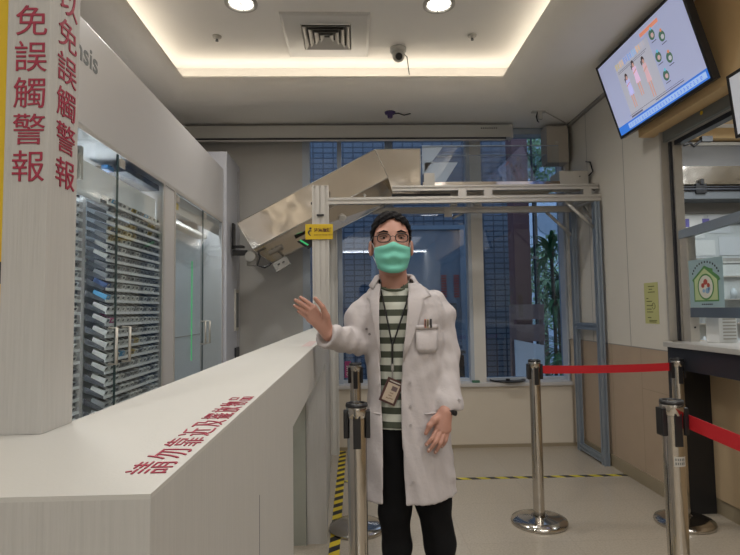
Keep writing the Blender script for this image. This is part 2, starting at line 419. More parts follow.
def palm(name, label, loc, h, nl, L, w, mt, seed, crowns=1):
    random.seed(seed); t = thing(name, label, 'plant', loc); lf = MB(); st = MB()
    x, y, z = loc
    for c in range(crowns):
        cx = x + random.uniform(-.22, .22)*(crowns > 1); cy = y + random.uniform(-.2, .2)*(crowns > 1); ch = h*(1-.28*c)
        st.tube([(cx, cy, z), (cx+.02, cy, z+ch*.5), (cx, cy, z+ch)], .025)
        for i in range(nl):
            strap_leaf(lf, (cx, cy, z+ch-random.uniform(0, .25)), random.uniform(0, 2*PI), L*random.uniform(.7, 1.1), w, random.uniform(1.2, 2.6), random.uniform(.1, 1.4))
    lf.build('leaves', mt, t); st.build('stem', M_bark, t)
palm('dragon_tree', 'tall dark green plant with sword leaves outside the right end of window', (2.80, 7.1, -.3), 2.45, 44, .55, .03, M_leafd, 3, 3)
palm('spiky_plant', 'mid green spiky plant outside low behind the red barrier belt', (2.62, 6.3, -.3), 1.0, 36, .5, .028, M_leafm, 5, 2)
palm('arching_palm', 'long arching palm fronds outside beside the red brown column', (3.25, 8.3, -.3), 2.1, 50, .75, .03, M_leafd, 9, 3)
def bush(name, label, cen, rad, n, ls, mt, seed):
    random.seed(seed); t = thing(name, label, 'tree', (cen[0], cen[1], -.3)); lf = MB()
    for i in range(n):
        while True:
            u = Vector((random.uniform(-1, 1), random.uniform(-1, 1), random.uniform(-1, 1)))
            if u.length < 1: break
        p = Vector(cen) + Vector((u.x*rad[0], u.y*rad[1], u.z*rad[2]))
        a = Vector((random.gauss(0, 1), random.gauss(0, 1), random.gauss(0, 1))).normalized(); b = a.orthogonal().normalized(); s_ = ls*random.uniform(.6, 1.3)
        lf.poly([p, p+a*s_*.5+b*s_*.3, p+a*s_, p+a*s_*.5-b*s_*.3])
    lf.build('foliage', mt, t)
    br = MB(); br.cyl((cen[0], cen[1], -.3), (cen[0], cen[1], cen[2]+rad[2]*.6), .06, .02)
    for i in range(9):
        a = random.uniform(0, 2*PI); br.cyl((cen[0], cen[1], cen[2]-rad[2]*.5+i*.1), (cen[0]+math.cos(a)*rad[0]*.8, cen[1]+math.sin(a)*rad[1]*.8, cen[2]+i*.12), .02, .008)
    br.build('trunk', M_bark, t)
bush('leafy_tree', 'pale leafy tree outside seen high through the right end of window', (3.45, 9.9, 4.4), (.75, .9, 1.1), 2300, .11, M_leafl, 11)
bush('low_shrub', 'pale green shrub outside behind the dark sword leaved plant', (4.5, 12.4, 1.8), (.7, .8, 1.1), 1700, .10, M_leafl, 13)
# far pale building with round windows
fb = thing('distant_building', 'pale building with a round opening outside, seen above the aluminium frame', 'building', (6.2, 16, -.3))
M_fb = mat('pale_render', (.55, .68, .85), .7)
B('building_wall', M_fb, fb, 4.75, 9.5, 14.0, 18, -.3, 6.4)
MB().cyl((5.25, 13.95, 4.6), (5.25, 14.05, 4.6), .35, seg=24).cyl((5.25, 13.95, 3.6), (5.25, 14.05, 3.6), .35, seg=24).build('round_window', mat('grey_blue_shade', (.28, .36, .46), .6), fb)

# ================================================================== ROBOT DISPENSER (left)
XM = -1.10
mc = thing('dispensing_machine', 'long white medicine dispensing cabinet with glass doors behind the counter', 'cabinet', (-1.7, 3.0, 0))
fa = MB(); fa.box(-2.3, XM, .1, 4.47, 2.065, 2.51, bev=.006)
fas = fa.build('fascia', M_white, mc)
text('lettering', 'consis', (XM+.0008, 1.955, 2.330), (0, 1, 0), (0, 0, 1), .124, M_gtext, fas, bold=.002, spacing=1.02)
MB().box(-2.3, XM, .1, 1.86, 0, 2.065).build('front_panel', M_white, mc)
MB().box(-1.3, XM, 3.085, 3.255, 0, 2.065).build('centre_post', M_white, mc)
MB().box(-1.3, XM, 4.42, 4.47, 0, 2.065).build('end_post', M_white, mc)
MB().box(-2.3, -1.62, 1.86, 3.2, 0, 2.065).box(-2.3, -1.45, 3.2, 4.47, 0, 2.065).box(-1.62, XM, 1.86, 3.085, 0, .62).box(-1.45, XM, 3.255, 4.42, 0, .62).build('back_body', mat('machine_inner', (.42, .46, .50), .5), mc)
MB().box(XM-.006, XM+.004, 1.86, 4.42, 2.045, 2.065).box(XM-.006, XM+.004, 3.062, 3.085, .62, 2.045).box(XM-.006, XM+.004, 3.255, 3.275, .62, 2.045).build('door_rail', M_alu, mc)
for y0, y1, hy in ((1.87, 2.474, 2.41), (2.482, 3.06, 2.55), (3.28, 3.872, 3.82), (3.88, 4.415, 3.93)):
    d = B('glass_door', G_door, mc, XM-.008, XM, y0, y1, .62, 2.044)
    h = MB()
    h.tube([(XM, hy, 1.075), (XM+.035, hy, 1.075), (XM+.035, hy, 1.235), (XM, hy, 1.235)], .007, 8)
    h.build('handle', M_brush, d)
    B('hinge', M_brush, d, XM, XM+.006, y0+.01, y0+.06, 1.99, 2.03)
    if y0 in (2.482, 3.88):
        B('door_edge', mat('dark_glass_edge', (.03, .06, .06), .3), d, XM-.008, XM+.001, y0-.006, y0, .62, 2.044)
# inner fittings of the first bay
MB().box(-1.16, -1.145, 2.18, 3.06, 1.80, 1.955, bev=.004).build('blind_panel', mat('cool_white_panel', (.84, .87, .90), .4), mc)
MB().box(-1.225, -1.207, 2.376, 2.402, .62, 1.88).box(-1.225, -1.205, 1.88, 1.90, .62, 1.88).box(-1.13, -1.11, 3.057, 3.064, .62, 2.0).build('upright', M_white, mc)
dev = MB().box(-1.22, -1.14, 1.9, 2.2, 1.90, 1.96).box(-1.2, -1.13, 2.2, 2.22, 1.86, 2.0)
dev.tube([(-1.13, 2.2, 1.99), (-1.14, 2.17, 1.9), (-1.15, 2.2, 1.82)], .006)
dev.build('feeder_bracket', M_lgrey, mc)
B('sensor', mat('blue_plastic', (.05, .25, .6), .4), mc, -1.16, -1.13, 2.44, 2.50, 1.965, 1.985)
B('top_rail', M_dark, mc, -1.3, -1.12, 2.62, 3.05, 2.0, 2.03)
# sloping shelves
ZS = []
z = 1.795
for i in range(21):
    ZS.append(z); z -= (.0435 if i < 9 else .0535)
M_shelf = mat('shelf_white', (.80, .81, .81), .4)
M_shd = mat('shelf_side_dark', (.05, .055, .065), .5)
SB = [(2.41, 3.055, -1.114), (1.90, 2.372, -1.205)]
for z in ZS:
    for k, (ya, yb, xf) in enumerate(SB):
        s_ = MB()
        s_.prism([(xf, ya, z), (xf, ya, z+.013), (xf-.006, ya, z+.013), (xf-.006, ya, z+.004), (xf-.21, ya, z+.098), (xf-.21, ya, z+.092)], (0, yb-ya, 0), 0)
        if k == 0:
            s_.prism([(xf-.004, ya-.004, z), (xf-.004, ya-.004, z+.012), (xf-.09, ya-.004, z+.058), (xf-.09, ya-.004, z+.030)], (0, .003, 0), 1)
        s_.build('shelf', [M_shelf, M_shd], mc)
# medicine packets lying on the shelves
def packet(c, nm, dark):
    mb = MB(); mb.box(-.065, 0, -.019, .019, 0, .027)
    mb.box(0, .0006, -.013, .006, .013, .024, 1); mb.box(-.045, -.012, -.012, .012, .027, .0275, 1)
    return mb.build('medicine_packet', [mat('packet_'+nm, c, .5), mat('packet_print_'+nm, dark, .5)])
PK = {}
for nm, c, dk in (('white', (.62, .62, .60), (.06, .07, .08)), ('grey', (.26, .27, .28), (.03, .03, .04)), ('dark blue', (.05, .10, .24), (.5, .5, .5)),
                  ('light blue', (.10, .36, .62), (.6, .6, .6)), ('magenta', (.42, .05, .22), (.6, .6, .6)), ('ochre', (.36, .26, .05), (.08, .06, .02))):
    PK[nm] = packet(c, nm, dk)
used = set(); tilt = math.atan(.45)
random.seed(21)
special = {(3, 1): 'dark blue', (9, 0): 'dark blue', (10, 0): 'light blue', (12, 1): 'magenta', (15, 5): 'ochre', (15, 3): 'light blue', (0, 1): 'light blue', (0, 8): 'light blue', (0, 5): 'ochre', (1, 9): 'ochre', (1, 10): 'ochre', (2, 9): 'ochre', (14, 6): 'ochre'}
ROW = ['topmost', 'second', 'third', 'fourth', 'fifth', 'sixth', 'seventh', 'eighth', 'ninth', 'tenth', 'eleventh', 'twelfth', 'thirteenth', 'fourteenth', 'fifteenth', 'sixteenth', 'seventeenth', 'eighteenth', 'nineteenth', 'twentieth', 'twenty first']
for i, z in enumerate(ZS):
    for k, (ya, yb, xf) in enumerate(SB):
        npk = 12 if k == 0 else 6
        for j in range(npk):
            if k == 1 and j < 2: continue
            nm = special.get((i, j)) if k == 0 else None
            if nm is None:
                r = random.random()
                if k == 0 and 1 <= i <= 8: nm = 'grey' if r < .8 else 'white'
                else: nm = 'white' if r < .72 else 'grey'
            src = PK[nm]
            if nm in used:
                src = src.copy(); COL.objects.link(src)
            used.add(nm)
            y = ya + (yb-ya)*(j+.5)/npk + random.uniform(-.004, .004)
            src.location = (xf-.010, y, z+.008); src.rotation_euler = (0, tilt, random.uniform(-.12, .12))
            blk = 'broad stack behind glass' if k == 0 else 'narrow stack beside the pillar'
            tag(src, '%s packet on the %s shelf of the %s' % (nm, ROW[i], blk), 'box', '%s packets, %s shelf of the %s' % (nm, ROW[i], blk))
# second bay
MB().box(-1.128, -1.118, 3.28, 4.40, 1.93, 2.045, bev=.003).build('light_valance', M_white, mc)  # white block, also placed to hide the added fill lamp
B('warning_sticker', M_yellow, mc, -1.118, -1.116, 3.34, 3.38, 1.95, 1.99)
MB().box(-1.275, -1.27, 3.28, 4.40, .62, 1.93).build('inner_panel', mat('pale_blue_panel', (.60, .65, .70), .3), mc)
MB().box(-1.27, -1.268, 3.28, 4.40, 1.12, 1.127).build('panel_joint', M_grey, mc)
B('painted_reflection', M_green, mc, -1.27, -1.264, 4.16, 4.168, .93, 1.70)  # green reflection in the glass painted as a thin glowing strip, no lamp
MB().box(-1.26, -1.19, 3.45, 4.3, 1.89, 1.92).cyl((-1.2, 3.5, 1.9), (-1.2, 4.2, 1.9), .012).build('gripper_rail', M_brush, mc)
# tall end column
ec = thing('machine_end_column', 'tall white end column of the dispenser with a small dark slot', 'cabinet', (-1.15, 4.7, 0))
MB().box(-1.265, -1.075, 4.475, 4.98, 0, 2.665, bev=.006).build('column_body', mat('cool_white_enamel', (.50, .51, .56), .35), ec)
MB().box(-1.075, -1.062, 4.76, 4.90, 1.13, 1.50, bev=.004).build('slot_frame', M_lgrey, ec)
MB().box(-1.068, -1.060, 4.79, 4.88, 1.16, 1.47).build('slot', M_gtext, ec)
MB().box(-1.075, -1.062, 4.78, 4.92, .6, .98).build('lower_hatch', M_dark, ec)
MB().box(-1.076, -1.072, 4.90, 4.905, .6, 2.6).build('column_joint', M_grey, ec)

# ================================================================== COUNTER
ct = thing('white_counter', 'long white counter with crimson lettering in front of the glass cabinet', 'counter', (-.27, 1.5, 0))
ZC = 1.16
XE = -.16
MB().prism([(-.46, .425, ZC-.004), (XE, .425, ZC-.004), (XE, 2.62, ZC-.004), (-.225, 4.35, ZC-.004), (-.345, 4.35, ZC-.004), (-.372, .702, ZC-.004), (-.46, .700, ZC-.004)], (0, 0, .004)).build('counter_top', M_whitec, ct)
MB().box(-.371, XE, .425, 1.366, 0, ZC-.004).build('near_cabinet', M_grain, ct)
MB().box(-.36, XE, 1.366, 2.62, 1.008, ZC-.004).build('apron', M_grain, ct)
fbk = MB().prism([(-.36, 3.05, 0), (XE-.012, 3.05, 0), (-.21, 4.3, 0), (-.33, 4.3, 0)], (0, 0, ZC-.004))
fbk.prism([(-.36, 2.62, 1.008), (XE-.004, 2.62, 1.008), (XE-.012, 3.05, 1.008), (-.36, 3.05, 1.008)], (0, 0, .148))
fbk.build('far_cabinet', M_grain, ct)
MB().box(-.36, -.285, 3.035, 3.049, 0, 1.0).build('side_strip', mat('greenish_grey', (.30, .31, .27), .5), ct)
MB().box(-.287, -.283, 3.036, 3.0495, 0, 1.0).build('panel_gap', M_gtext, ct)
MB().box(XE-.0005, XE+.0004, .892, .895, 0, 1.0).build('panel_seam', M_gtext, ct)
lt = text('lettering', '請勿靠近及擺放物品', (XE-.0095, .474, ZC+.0006), (0, 1, 0), (-1, 0, 0), .0415, M_text, ct, bold=-.0004, spacing=1.25)
fd = MB().poly([(-.213, 2.1, ZC+.0006), (-.173, 2.1, ZC+.0006), (-.175, 2.46, ZC+.0006), (-.21, 2.46, ZC+.0006)]).build('faded_label', mat('faded_pink', (.50, .38, .37), .6), ct)

# pillar standing on the counter with warning lettering
pl = thing('pillar', 'white square pillar with crimson warning characters standing on the counter', 'pillar', (-.40, .68, ZC))
PX0, PX1, PY0, PY1 = -.420, -.368, .640, .708
MB().box(PX0, PX1, PY0, PY1, ZC, 2.3, bev=.0015).build('pillar_body', M_grain, pl)
chars = '以免誤觸警報'
for i, c in enumerate(chars[::-1]):
    zz = 1.463 + i*.0452
    text('front_character', c, ((PX0+PX1)/2+.003, PY0-.0006, zz), (1, 0, 0), (0, 0, 1), .0412, M_text, pl, bold=0, align='CENTER')
    text('side_character', c, (PX1+.0006, (PY0+PY1)/2+.004, zz), (0, 1, 0), (0, 0, 1), .0412, M_text, pl, bold=0, align='CENTER', xs=1.15)
yp = thing('yellow_post', 'yellow upright post with dark bands at the left edge', 'post', (-.60, .80, 0))
MB().box(-.70, -.497, .78, .83, 0, 2.4, bev=.004).build('post_body', M_yellow, yp)
bd = MB()
for k in range(12): bd.box(-.701, -.496, .779, .831, 1.365-k*.075-.02, 1.365-k*.075+.012)
bd.build('dark_band', M_ink, yp)

# ================================================================== ALUMINIUM FRAME
def extr(mb, p0, p1, a, b, along, na=1, nb=1):
    # slotted profile a (first cross axis) x b (second cross axis)
    p0 = Vector(p0); p1 = Vector(p1)
    ax = {'z': (Vector((1, 0, 0)), Vector((0, 1, 0))), 'x': (Vector((0, 1, 0)), Vector((0, 0, 1))), 'y': (Vector((1, 0, 0)), Vector((0, 0, 1)))}[along]
    sl, dp = .008, .012; pts = []
    def side(o, d, nrm, L, n):
        for k in range(n):
            c = L*(k+.5)/n; pts.extend([o+d*(c-sl), o+d*(c-sl)+nrm*dp, o+d*(c+sl)+nrm*dp, o+d*(c+sl)])
    u, w = ax; o = -u*a/2 - w*b/2
    for (o_, d, nrm, L, n) in ((-u*a/2-w*b/2, u, w, a, na), (u*a/2-w*b/2, w, -u, b, nb), (u*a/2+w*b/2, -u, -w, a, na), (-u*a/2+w*b/2, -w, u, b, nb)):
        pts.append(o_); side(o_, d, nrm, L, n)
    mb.prism([p0+q for q in pts], p1-p0)
gt = thing('aluminium_frame', 'slotted aluminium gantry frame standing across the room in front of the window', 'frame', (.9, 4.65, 0))
def prof_part(nm, p0, p1, a, b, along, na=1, nb=1, m=M_alu):
    mb = MB(); extr(mb, p0, p1, a, b, along, na, nb); return mb.build(nm, m, gt)
prof_part('front_left_post', (-.279, 4.45, 0), (-.279, 4.45, 2.347), .140, .07, 'z', 3, 1)
MB().box(-.349, -.209, 4.415, 4.485, 2.347, 2.352).build('post_cap', M_brush, gt)
prof_part('rear_left_post', (-.197, 4.90, 0), (-.197, 4.90, 2.19), .085, .06, 'z', 2, 1, M_mull)
prof_part('front_right_leg', (2.045, 4.38, 0), (2.045, 4.38, 2.185), .045, .06, 'z', 1, 1, M_alub)
prof_part('rear_right_leg', (2.045, 4.86, 0), (2.045, 4.86, 2.185), .045, .05, 'z', 1, 1, M_alub)
prof_part('front_beam', (-.209, 4.43, 2.217), (2.085, 4.39, 2.222), .05, .055, 'x', 1, 1)
prof_part('rear_beam', (-.155, 4.88, 2.217), (2.085, 4.86, 2.217), .05, .055, 'x', 1, 1)
prof_part('right_cross_beam', (2.045, 4.41, 2.217), (2.045, 4.84, 2.217), .045, .045, 'y')
prof_part('middle_rail', (2.045, 4.405, 1.13), (2.045, 4.84, 1.13), .04, .06, 'y', 1, 1, M_alub)
prof_part('bottom_rail', (2.045, 4.405, .04), (2.045, 4.84, .04), .04, .05, 'y', 1, 1, M_alub)
prof_part('upper_front_beam', (.33, 4.45, 2.325), (2.085, 4.42, 2.325), .05, .045, 'x', 1, 1)
prof_part('upper_rear_beam', (.33, 4.80, 2.325), (2.085, 4.80, 2.325), .05, .045, 'x', 1, 1)
for x in (.92, 1.14, 1.99): 
    MB().box(x-.035, x+.035, 4.40, 4.46, 2.245, 2.302).build('riser_block', M_alu, gt); MB().box(x-.03, x+.03, 4.78, 4.84, 2.245, 2.302).build('rear_riser_block', M_alu, gt)
MB().box(.84, .91, 4.845, 4.852, 2.15, 2.245).build('joining_plate', M_alu, gt)
for p0, p1 in (((1.80, 4.40, 2.19), (2.03, 4.40, 1.97)), ((1.80, 4.86, 2.19), (2.03, 4.86, 1.97))):
    MB().tube([p0, p1], .017, 4).build('corner_brace', M_alu, gt)
MB().tube([(2.045, 4.44, 2.02), (2.045, 4.62, 2.19)], .014, 4).build('corner_brace', M_alu, gt)
MB().tube([(.92, 4.88, 2.14), (1.02, 4.88, 2.19)], .012, 4).build('small_brace', M_alu, gt)
MB().cyl((-.36, 4.45, 2.205), (-.345, 4.45, 2.205), .012).box(-.31, -.25, 4.40, 4.417, 2.09, 2.105, 0).build('post_bolt', M_black, gt)
# transparent conveyor trough on top
tr = thing('conveyor_trough', 'long steel conveyor trough with clear acrylic sides lying on the aluminium frame', 'conveyor', (1.2, 4.6, 2.35))
MB().box(.60, 1.795, 4.50, 4.80, 2.349, 2.355).box(.60, 1.795, 4.50, 4.504, 2.355, 2.395).box(.60, 1.795, 4.796, 4.80, 2.355, 2.395).build('trough', M_sheet, tr)
MB().box(.60, 1.795, 4.505, 4.511, 2.395, 2.715).box(.60, 1.795, 4.785, 4.791, 2.395, 2.715).build('acrylic_side', G_acr, tr)
MB().box(.60, 1.795, 4.504, 4.512, 2.709, 2.716).box(.60, 1.795, 4.784, 4.792, 2.709, 2.716).build('acrylic_edge', M_alub, tr)
MB().prism([(.60, 4.515, 2.46), (.60, 4.515, 2.705), (.78, 4.515, 2.705)], (0, .003, 0)).prism([(.62, 4.515, 2.40), (.62, 4.515, 2.57), (.91, 4.515, 2.57), (.80, 4.515, 2.40)], (0, .003, 0)).build('gusset', mat('pale_translucent', (.50, .54, .60), .3), tr)
MB().box(.61, .70, 4.49, 4.50, 2.36, 2.47).build('joint_plate', M_lgrey, tr)
# beige junction box at right end
jb = thing('junction_box', 'flat beige metal box on the right end of the frame beside the wall', 'box', (1.95, 4.6, 2.35))
MB().box(1.80, 2.06, 4.52, 4.74, 2.349, 2.49, bev=.006).build('box_body', M_lgrey, jb)
MB().box(1.81, 2.05, 4.515, 4.52, 2.36, 2.365).cyl((1.98, 4.515, 2.44), (1.98, 4.52, 2.44), .006).build('lid_seam', M_gtext, jb)
MB().tube([(2.05, 4.5, 2.44), (2.075, 4.47, 2.47), (2.07, 4.5, 2.56), (2.085, 4.62, 2.60)], .006).tube([(2.055, 4.55, 2.38), (2.08, 4.46, 2.36), (2.075, 4.46, 2.30)], .006).build('cable', M_black, jb)
# steel chute
ch = thing('steel_chute', 'polished steel chute rising from the dispenser to the top of the frame', 'chute', (-.3, 4.7, 2.1))
yf = 4.56; yb2 = 4.76
A_ = (-1.005, yf, 2.062); Bt = (.193, yf, 2.70); Ct = (.59, yf, 2.705); Cb = (.585, yf, 2.30); Bm = (.304, yf, 2.452); Am = (-.873, yf, 1.832)
Al = (-.742, yb2, 1.735); Bl = (.39, yb2, 2.30)
MB().prism([A_, Am, Bm, Bt], (0, .004, 0)).build('inclined_side', M_sheet, ch)
MB().prism([Bt, Bm, (.345, yf, 2.30), Cb, Ct], (0, .004, 0)).build('level_side', M_sheet, ch)
MB().prism([Am, Al, Bl, Bm], (0, .003, -.002)).build('lower_facet', M_sheet, ch)
MB().prism([Bm, Bl, (.345, yf, 2.30)], (0, .003, .001)).build('corner_facet', M_sheet, ch)
MB().prism([(-1.005, 4.836, 2.062), (-.742, 4.836, 1.735), (.39, 4.836, 2.30), (.59, 4.836, 2.30), (.59, 4.836, 2.705), (.193, 4.836, 2.70)], (0, .004, 0)).build('rear_side', M_sheet, ch)
MB().prism([Al, (-.742, 4.836, 1.735), (.39, 4.836, 2.30), Bl], (0, 0, .004)).build('bottom_sheet', M_sheet, ch)
e_ = MB()
for p, q in ((A_, Bt), (Bt, Ct), (Am, Bm), (Al, Bl), (Bt, Bm), (A_, Am), (Am, Al), (Ct, Cb)): e_.tube([p, q], .0045, 6)
e_.build('folded_edge', M_brush, ch)
MB().box(.33, .84, 4.52, 4.54, 2.245, 2.298).build('gap_shade_strip', M_black, ch)  # black strip stands in for the shade between chute and beam
MB().cyl((-.10, 4.69, 2.13), (-.10, 4.655, 2.11), .035, .028, 20).cyl((.10, 4.6, 2.30), (.10, 4.585, 2.30), .010).build('fixing_disc', M_mull, ch)
cm = thing('chute_motor', 'black bracket and grey motor under the lower end of the chute', 'motor', (-.95, 4.75, 1.8))
MB().box(-1.06, -.965, 4.60, 4.68, 1.86, 1.875).box(-1.06, -1.045, 4.60, 4.68, 1.84, 2.07).box(-1.06, -.93, 4.62, 4.66, 1.79, 1.835).build('bracket', M_black, cm)
MB().cyl((-.895, 4.56, 1.775), (-.895, 4.66, 1.775), .045, seg=20).box(-.93, -.85, 4.60, 4.68, 1.70, 1.77).build('motor_body', M_grey, cm)
MB().tube([(-.85, 4.62, 1.84), (-.82, 4.62, 1.78), (-.84, 4.62, 1.70), (-.78, 4.62, 1.68), (-.72, 4.62, 1.72)], .009).build('motor_cable', M_black, cm)
so = thing('socket_plate', 'tilted grey socket box hanging under the steel chute', 'box', (-.55, 4.7, 1.7))
MB().prism([(-.72, 4.66, 1.715), (-.68, 4.66, 1.645), (-.56, 4.66, 1.715), (-.60, 4.66, 1.785)], (0, .04, 0)).tube([(-.63, 4.695, 1.735), (-.63, 4.775, 1.80)], .012, 6).build('plate', M_grey, so)
MB().prism([(-.675, 4.655, 1.71), (-.67, 4.655, 1.70), (-.65, 4.655, 1.712), (-.655, 4.655, 1.722)], (0, .006, 0)).prism([(-.635, 4.655, 1.73), (-.63, 4.655, 1.72), (-.61, 4.655, 1.732), (-.615, 4.655, 1.742)], (0, .006, 0)).build('socket_hole', M_black, so)
gl = thing('sensor_light', 'small black sensor with a green light under the chute beside the yellow sign', 'lamp', (-.42, 4.6, 1.86))
MB().prism([(-.50, 4.62, 1.905), (-.40, 4.62, 1.84), (-.355, 4.62, 1.87), (-.355, 4.62, 1.96)], (0, .04, 0)).build('sensor_body', M_black, gl)
MB().prism([(-.475, 4.612, 1.912), (-.405, 4.612, 1.868), (-.397, 4.612, 1.878), (-.467, 4.612, 1.922)], (0, .006, 0)).build('led', M_green, gl)
# yellow warning sign on the post
sg = thing('warning_sign', 'small yellow warning sign with a running figure on the aluminium post', 'sign', (-.29, 4.40, 1.96))
MB().box(-.405, -.175, 4.400, 4.408, 1.893, 2.022, bev=.003).build('sign_plate', M_yellow, sg)
text('sign_lettering', '注意撞頭', (-.335, 4.399, 1.958), (1, 0, 0), (0, 0, 1), .036, mat('brown_ink', (.09, .03, .01), .6), sg, bold=.001)
text('small_lettering', 'WATCH YOUR HEAD', (-.335, 4.399, 1.925), (1, 0, 0), (0, 0, 1), .0165, MATS['brown_ink'], sg)
pg = MB().cyl((-.362, 4.3995, 1.985), (-.362, 4.3985, 1.985), .010, seg=14)
pg.prism([(-.385, 4.3985, 1.955), (-.372, 4.3985, 1.972), (-.350, 4.3985, 1.966), (-.351, 4.3985, 1.961), (-.368, 4.3985, 1.960), (-.372, 4.3985, 1.945), (-.358, 4.3985, 1.925), (-.364, 4.3985, 1.921), (-.382, 4.3985, 1.940)], (0, .001, 0))
pg.build('running_figure', M_ink, sg)

# ================================================================== CEILING THINGS
M_lamp = mat('lamp_glow', (1, .97, .92), .5, emit=5.0)
KZ = 1.034
for x, y, lb_ in ((-.757, 3.548, 'round recessed ceiling downlight left of the air vent'), (.611, 3.553, 'round recessed ceiling downlight right of the air vent')):
    dl = thing('downlight', lb_, 'ceiling light', (x, y, 3.425), 'ceiling downlights')
    MB().lathe([(.085, 3.422), (.112, 3.422), (.112, 3.412), (.095, 3.406), (.085, 3.412), (.085, 3.422)], (x, y, 0)).build('trim_ring', M_lgrey, dl)
    MB().cyl((x, y, 3.418), (x, y, 3.421), .080, seg=28).build('lamp_disc', M_lamp, dl)
    MB().box(x-.085, x+.085, y-.003, y+.003, 3.411, 3.417).box(x-.003, x+.003, y-.085, y+.085, 3.411, 3.417).build('cross_bar', M_lgrey, dl)
pn = thing('ceiling_panel_light', 'long fluorescent ceiling light behind the camera, mirrored in the window', 'ceiling light', (.9, -5, 3.06))
B('light_housing', M_whitec, pn, -.65, 2.45, -5.14, -4.86, 3.02, 3.06); B('light_tube', mat('tube_glow', (.95, .97, 1), .5, emit=5), pn, -.6, 2.4, -5.1, -4.9, 3.0, 3.02)
# air diffuser
av = thing('air_vent', 'square metal ceiling air vent with nested louvres between the downlights', 'air vent', (-.19, 3.99, 3.425))
vc = (-.19, 3.985)
def sq_ring(mb, r0, r1, z0, z1, mi=0):
    x, y = vc
    a = [(x-r0, y-r0, z0), (x+r0, y-r0, z0), (x+r0, y+r0, z0), (x-r0, y+r0, z0)]; b = [(x-r1, y-r1, z1), (x+r1, y-r1, z1), (x+r1, y+r1, z1), (x-r1, y+r1, z1)]
    mb.add(a+b, [(i, (i+1) % 4, 4+(i+1) % 4, 4+i) for i in range(4)], mi)
f = MB(); sq_ring(f, .325, .325, 3.425, 3.412); sq_ring(f, .325, .305, 3.412, 3.405); sq_ring(f, .305, .19, 3.405, 3.412); sq_ring(f, .19, .185, 3.412, 3.405); sq_ring(f, .185, .18, 3.405, 3.424)
f.build('vent_frame', mat('vent_metal', (.60, .59, .57), .4, .3), av)
for k, r in enumerate((.172, .130, .088, .046)):
    f = MB(); sq_ring(f, r, r-.026, 3.396, 3.418); sq_ring(f, r+.004, r, 3.398, 3.398); f.build('louvre', M_alu, av)
B('vent_back', mat('vent_dark', (.06, .055, .05), .8), av, vc[0]-.185, vc[0]+.185, vc[1]-.185, vc[1]+.185, 3.4235, 3.4245)
# dome camera
dc = thing('security_camera', 'white ceiling dome security camera with a thin cable near the tray edge', 'camera', (.385, 4.17, 3.425))
MB().lathe([(0, 3.425), (.066, 3.425), (.066, 3.40), (.055, 3.385), (0, 3.385)], (.378, 4.19, 0)).build('mount', M_whitec, dc)
MB().ball((.378, 4.17, 3.352), .050).build('camera_ball', M_whitec, dc)
MB().cyl((.378, 4.14, 3.335), (.379, 4.118, 3.322), .030, .027, 20).build('lens', M_black, dc)
MB().tube([(.42, 4.17, 3.37), (.45, 4.20, 3.36), (.475, 4.27, 3.24)], .004, 6).build('cable', M_gtext, dc)
for x, y, l in ((-1.038, 4.0, 'small round ceiling sprinkler at the left of the lit tray'), (.939, 3.98, 'small round ceiling sprinkler at the right of the lit tray')):
    sp = thing('sprinkler', l, 'sprinkler', (x, y, 3.425), 'ceiling sprinklers')
    MB().lathe([(0, 3.424), (.035, 3.424), (.033, 3.415), (.012, 3.412), (.010, 3.40), (0, 3.40)], (x, y, 0), 20).build('rosette', M_lgrey, sp)
    MB().cyl((x, y, 3.385), (x, y, 3.40), .012, .008).build('sprinkler_head', M_gtext, sp)
de = thing('ceiling_sensor', 'small dark sensor with a curled wire on the low ceiling edge', 'sensor', (.335, 4.63, 3.06))
MB().lathe([(0, 3.06), (.05, 3.06), (.045, 3.045), (.025, 3.04), (.022, 3.01), (0, 3.01)], (.335, 4.63, 0), 18).build('sensor_body', mat('dark_violet_plastic', (.06, .04, .14), .4), de)
MB().tube([(.36, 4.63, 3.045), (.41, 4.64, 3.055), (.46, 4.62, 3.03), (.52, 4.65, 3.055)], .005, 6).build('wire', M_black, de)
bk = thing('ceiling_hook', 'small white bracket hanging on the ceiling above the window right side', 'hook', (1.66, 4.62, 3.06))
MB().box(1.61, 1.73, 4.60, 4.64, 3.05, 3.06).box(1.66, 1.70, 4.60, 4.63, 2.985, 3.05).build('bracket', M_whitec, bk)
MB().tube([(1.66, 4.61, 3.05), (1.64, 4.59, 3.0), (1.65, 4.59, 2.96), (1.665, 4.60, 2.955)], .006, 6).build('hook_wire', M_black, bk)
tw = tag(MB().tube([(1.74, 4.63, 3.057), (2.03, 4.9, 3.052)], .005, 6).build('thin_cable', M_lgrey), 'thin cable along the ceiling from the white bracket to the corner', 'cable')
# projector screen casing
ps = thing('projector_screen', 'long white rolled projector screen casing under the ceiling above the window', 'projector screen', (0, 4.92, 2.95))
MB().box(-1.75, 1.51, 4.88, 4.98, 2.915, 3.035, bev=.008).build('casing', M_whitec, ps)
MB().box(-1.73, 1.45, 4.885, 4.93, 2.897, 2.915).build('slot', M_dark, ps)
MB().box(-1.72, 1.44, 4.87, 4.895, 2.880, 2.893, bev=.003).build('bottom_bar', M_white, ps)
MB().box(1.50, 1.515, 4.875, 4.985, 2.905, 3.04).build('end_cap', M_white, ps)
lm = MB()
for k in range(9): lm.box(1.21+k*.018, 1.222+k*.018, 4.879, 4.8795, 2.995, 3.005)
lm.build('maker_mark', M_ink, ps)
sp = thing('wall_speaker', 'beige rounded wall box hung under the ceiling in the right corner', 'speaker', (1.96, 5.0, 2.85))
MB().box(1.835, 2.045, 4.88, 5.045, 2.665, 3.025, bev=.018).build('speaker_body', mat('beige_plastic', (.43, .39, .34), .5), sp)
MB().cyl((1.93, 4.878, 2.86), (1.93, 4.883, 2.86), .014).build('speaker_badge', M_whitec, sp)
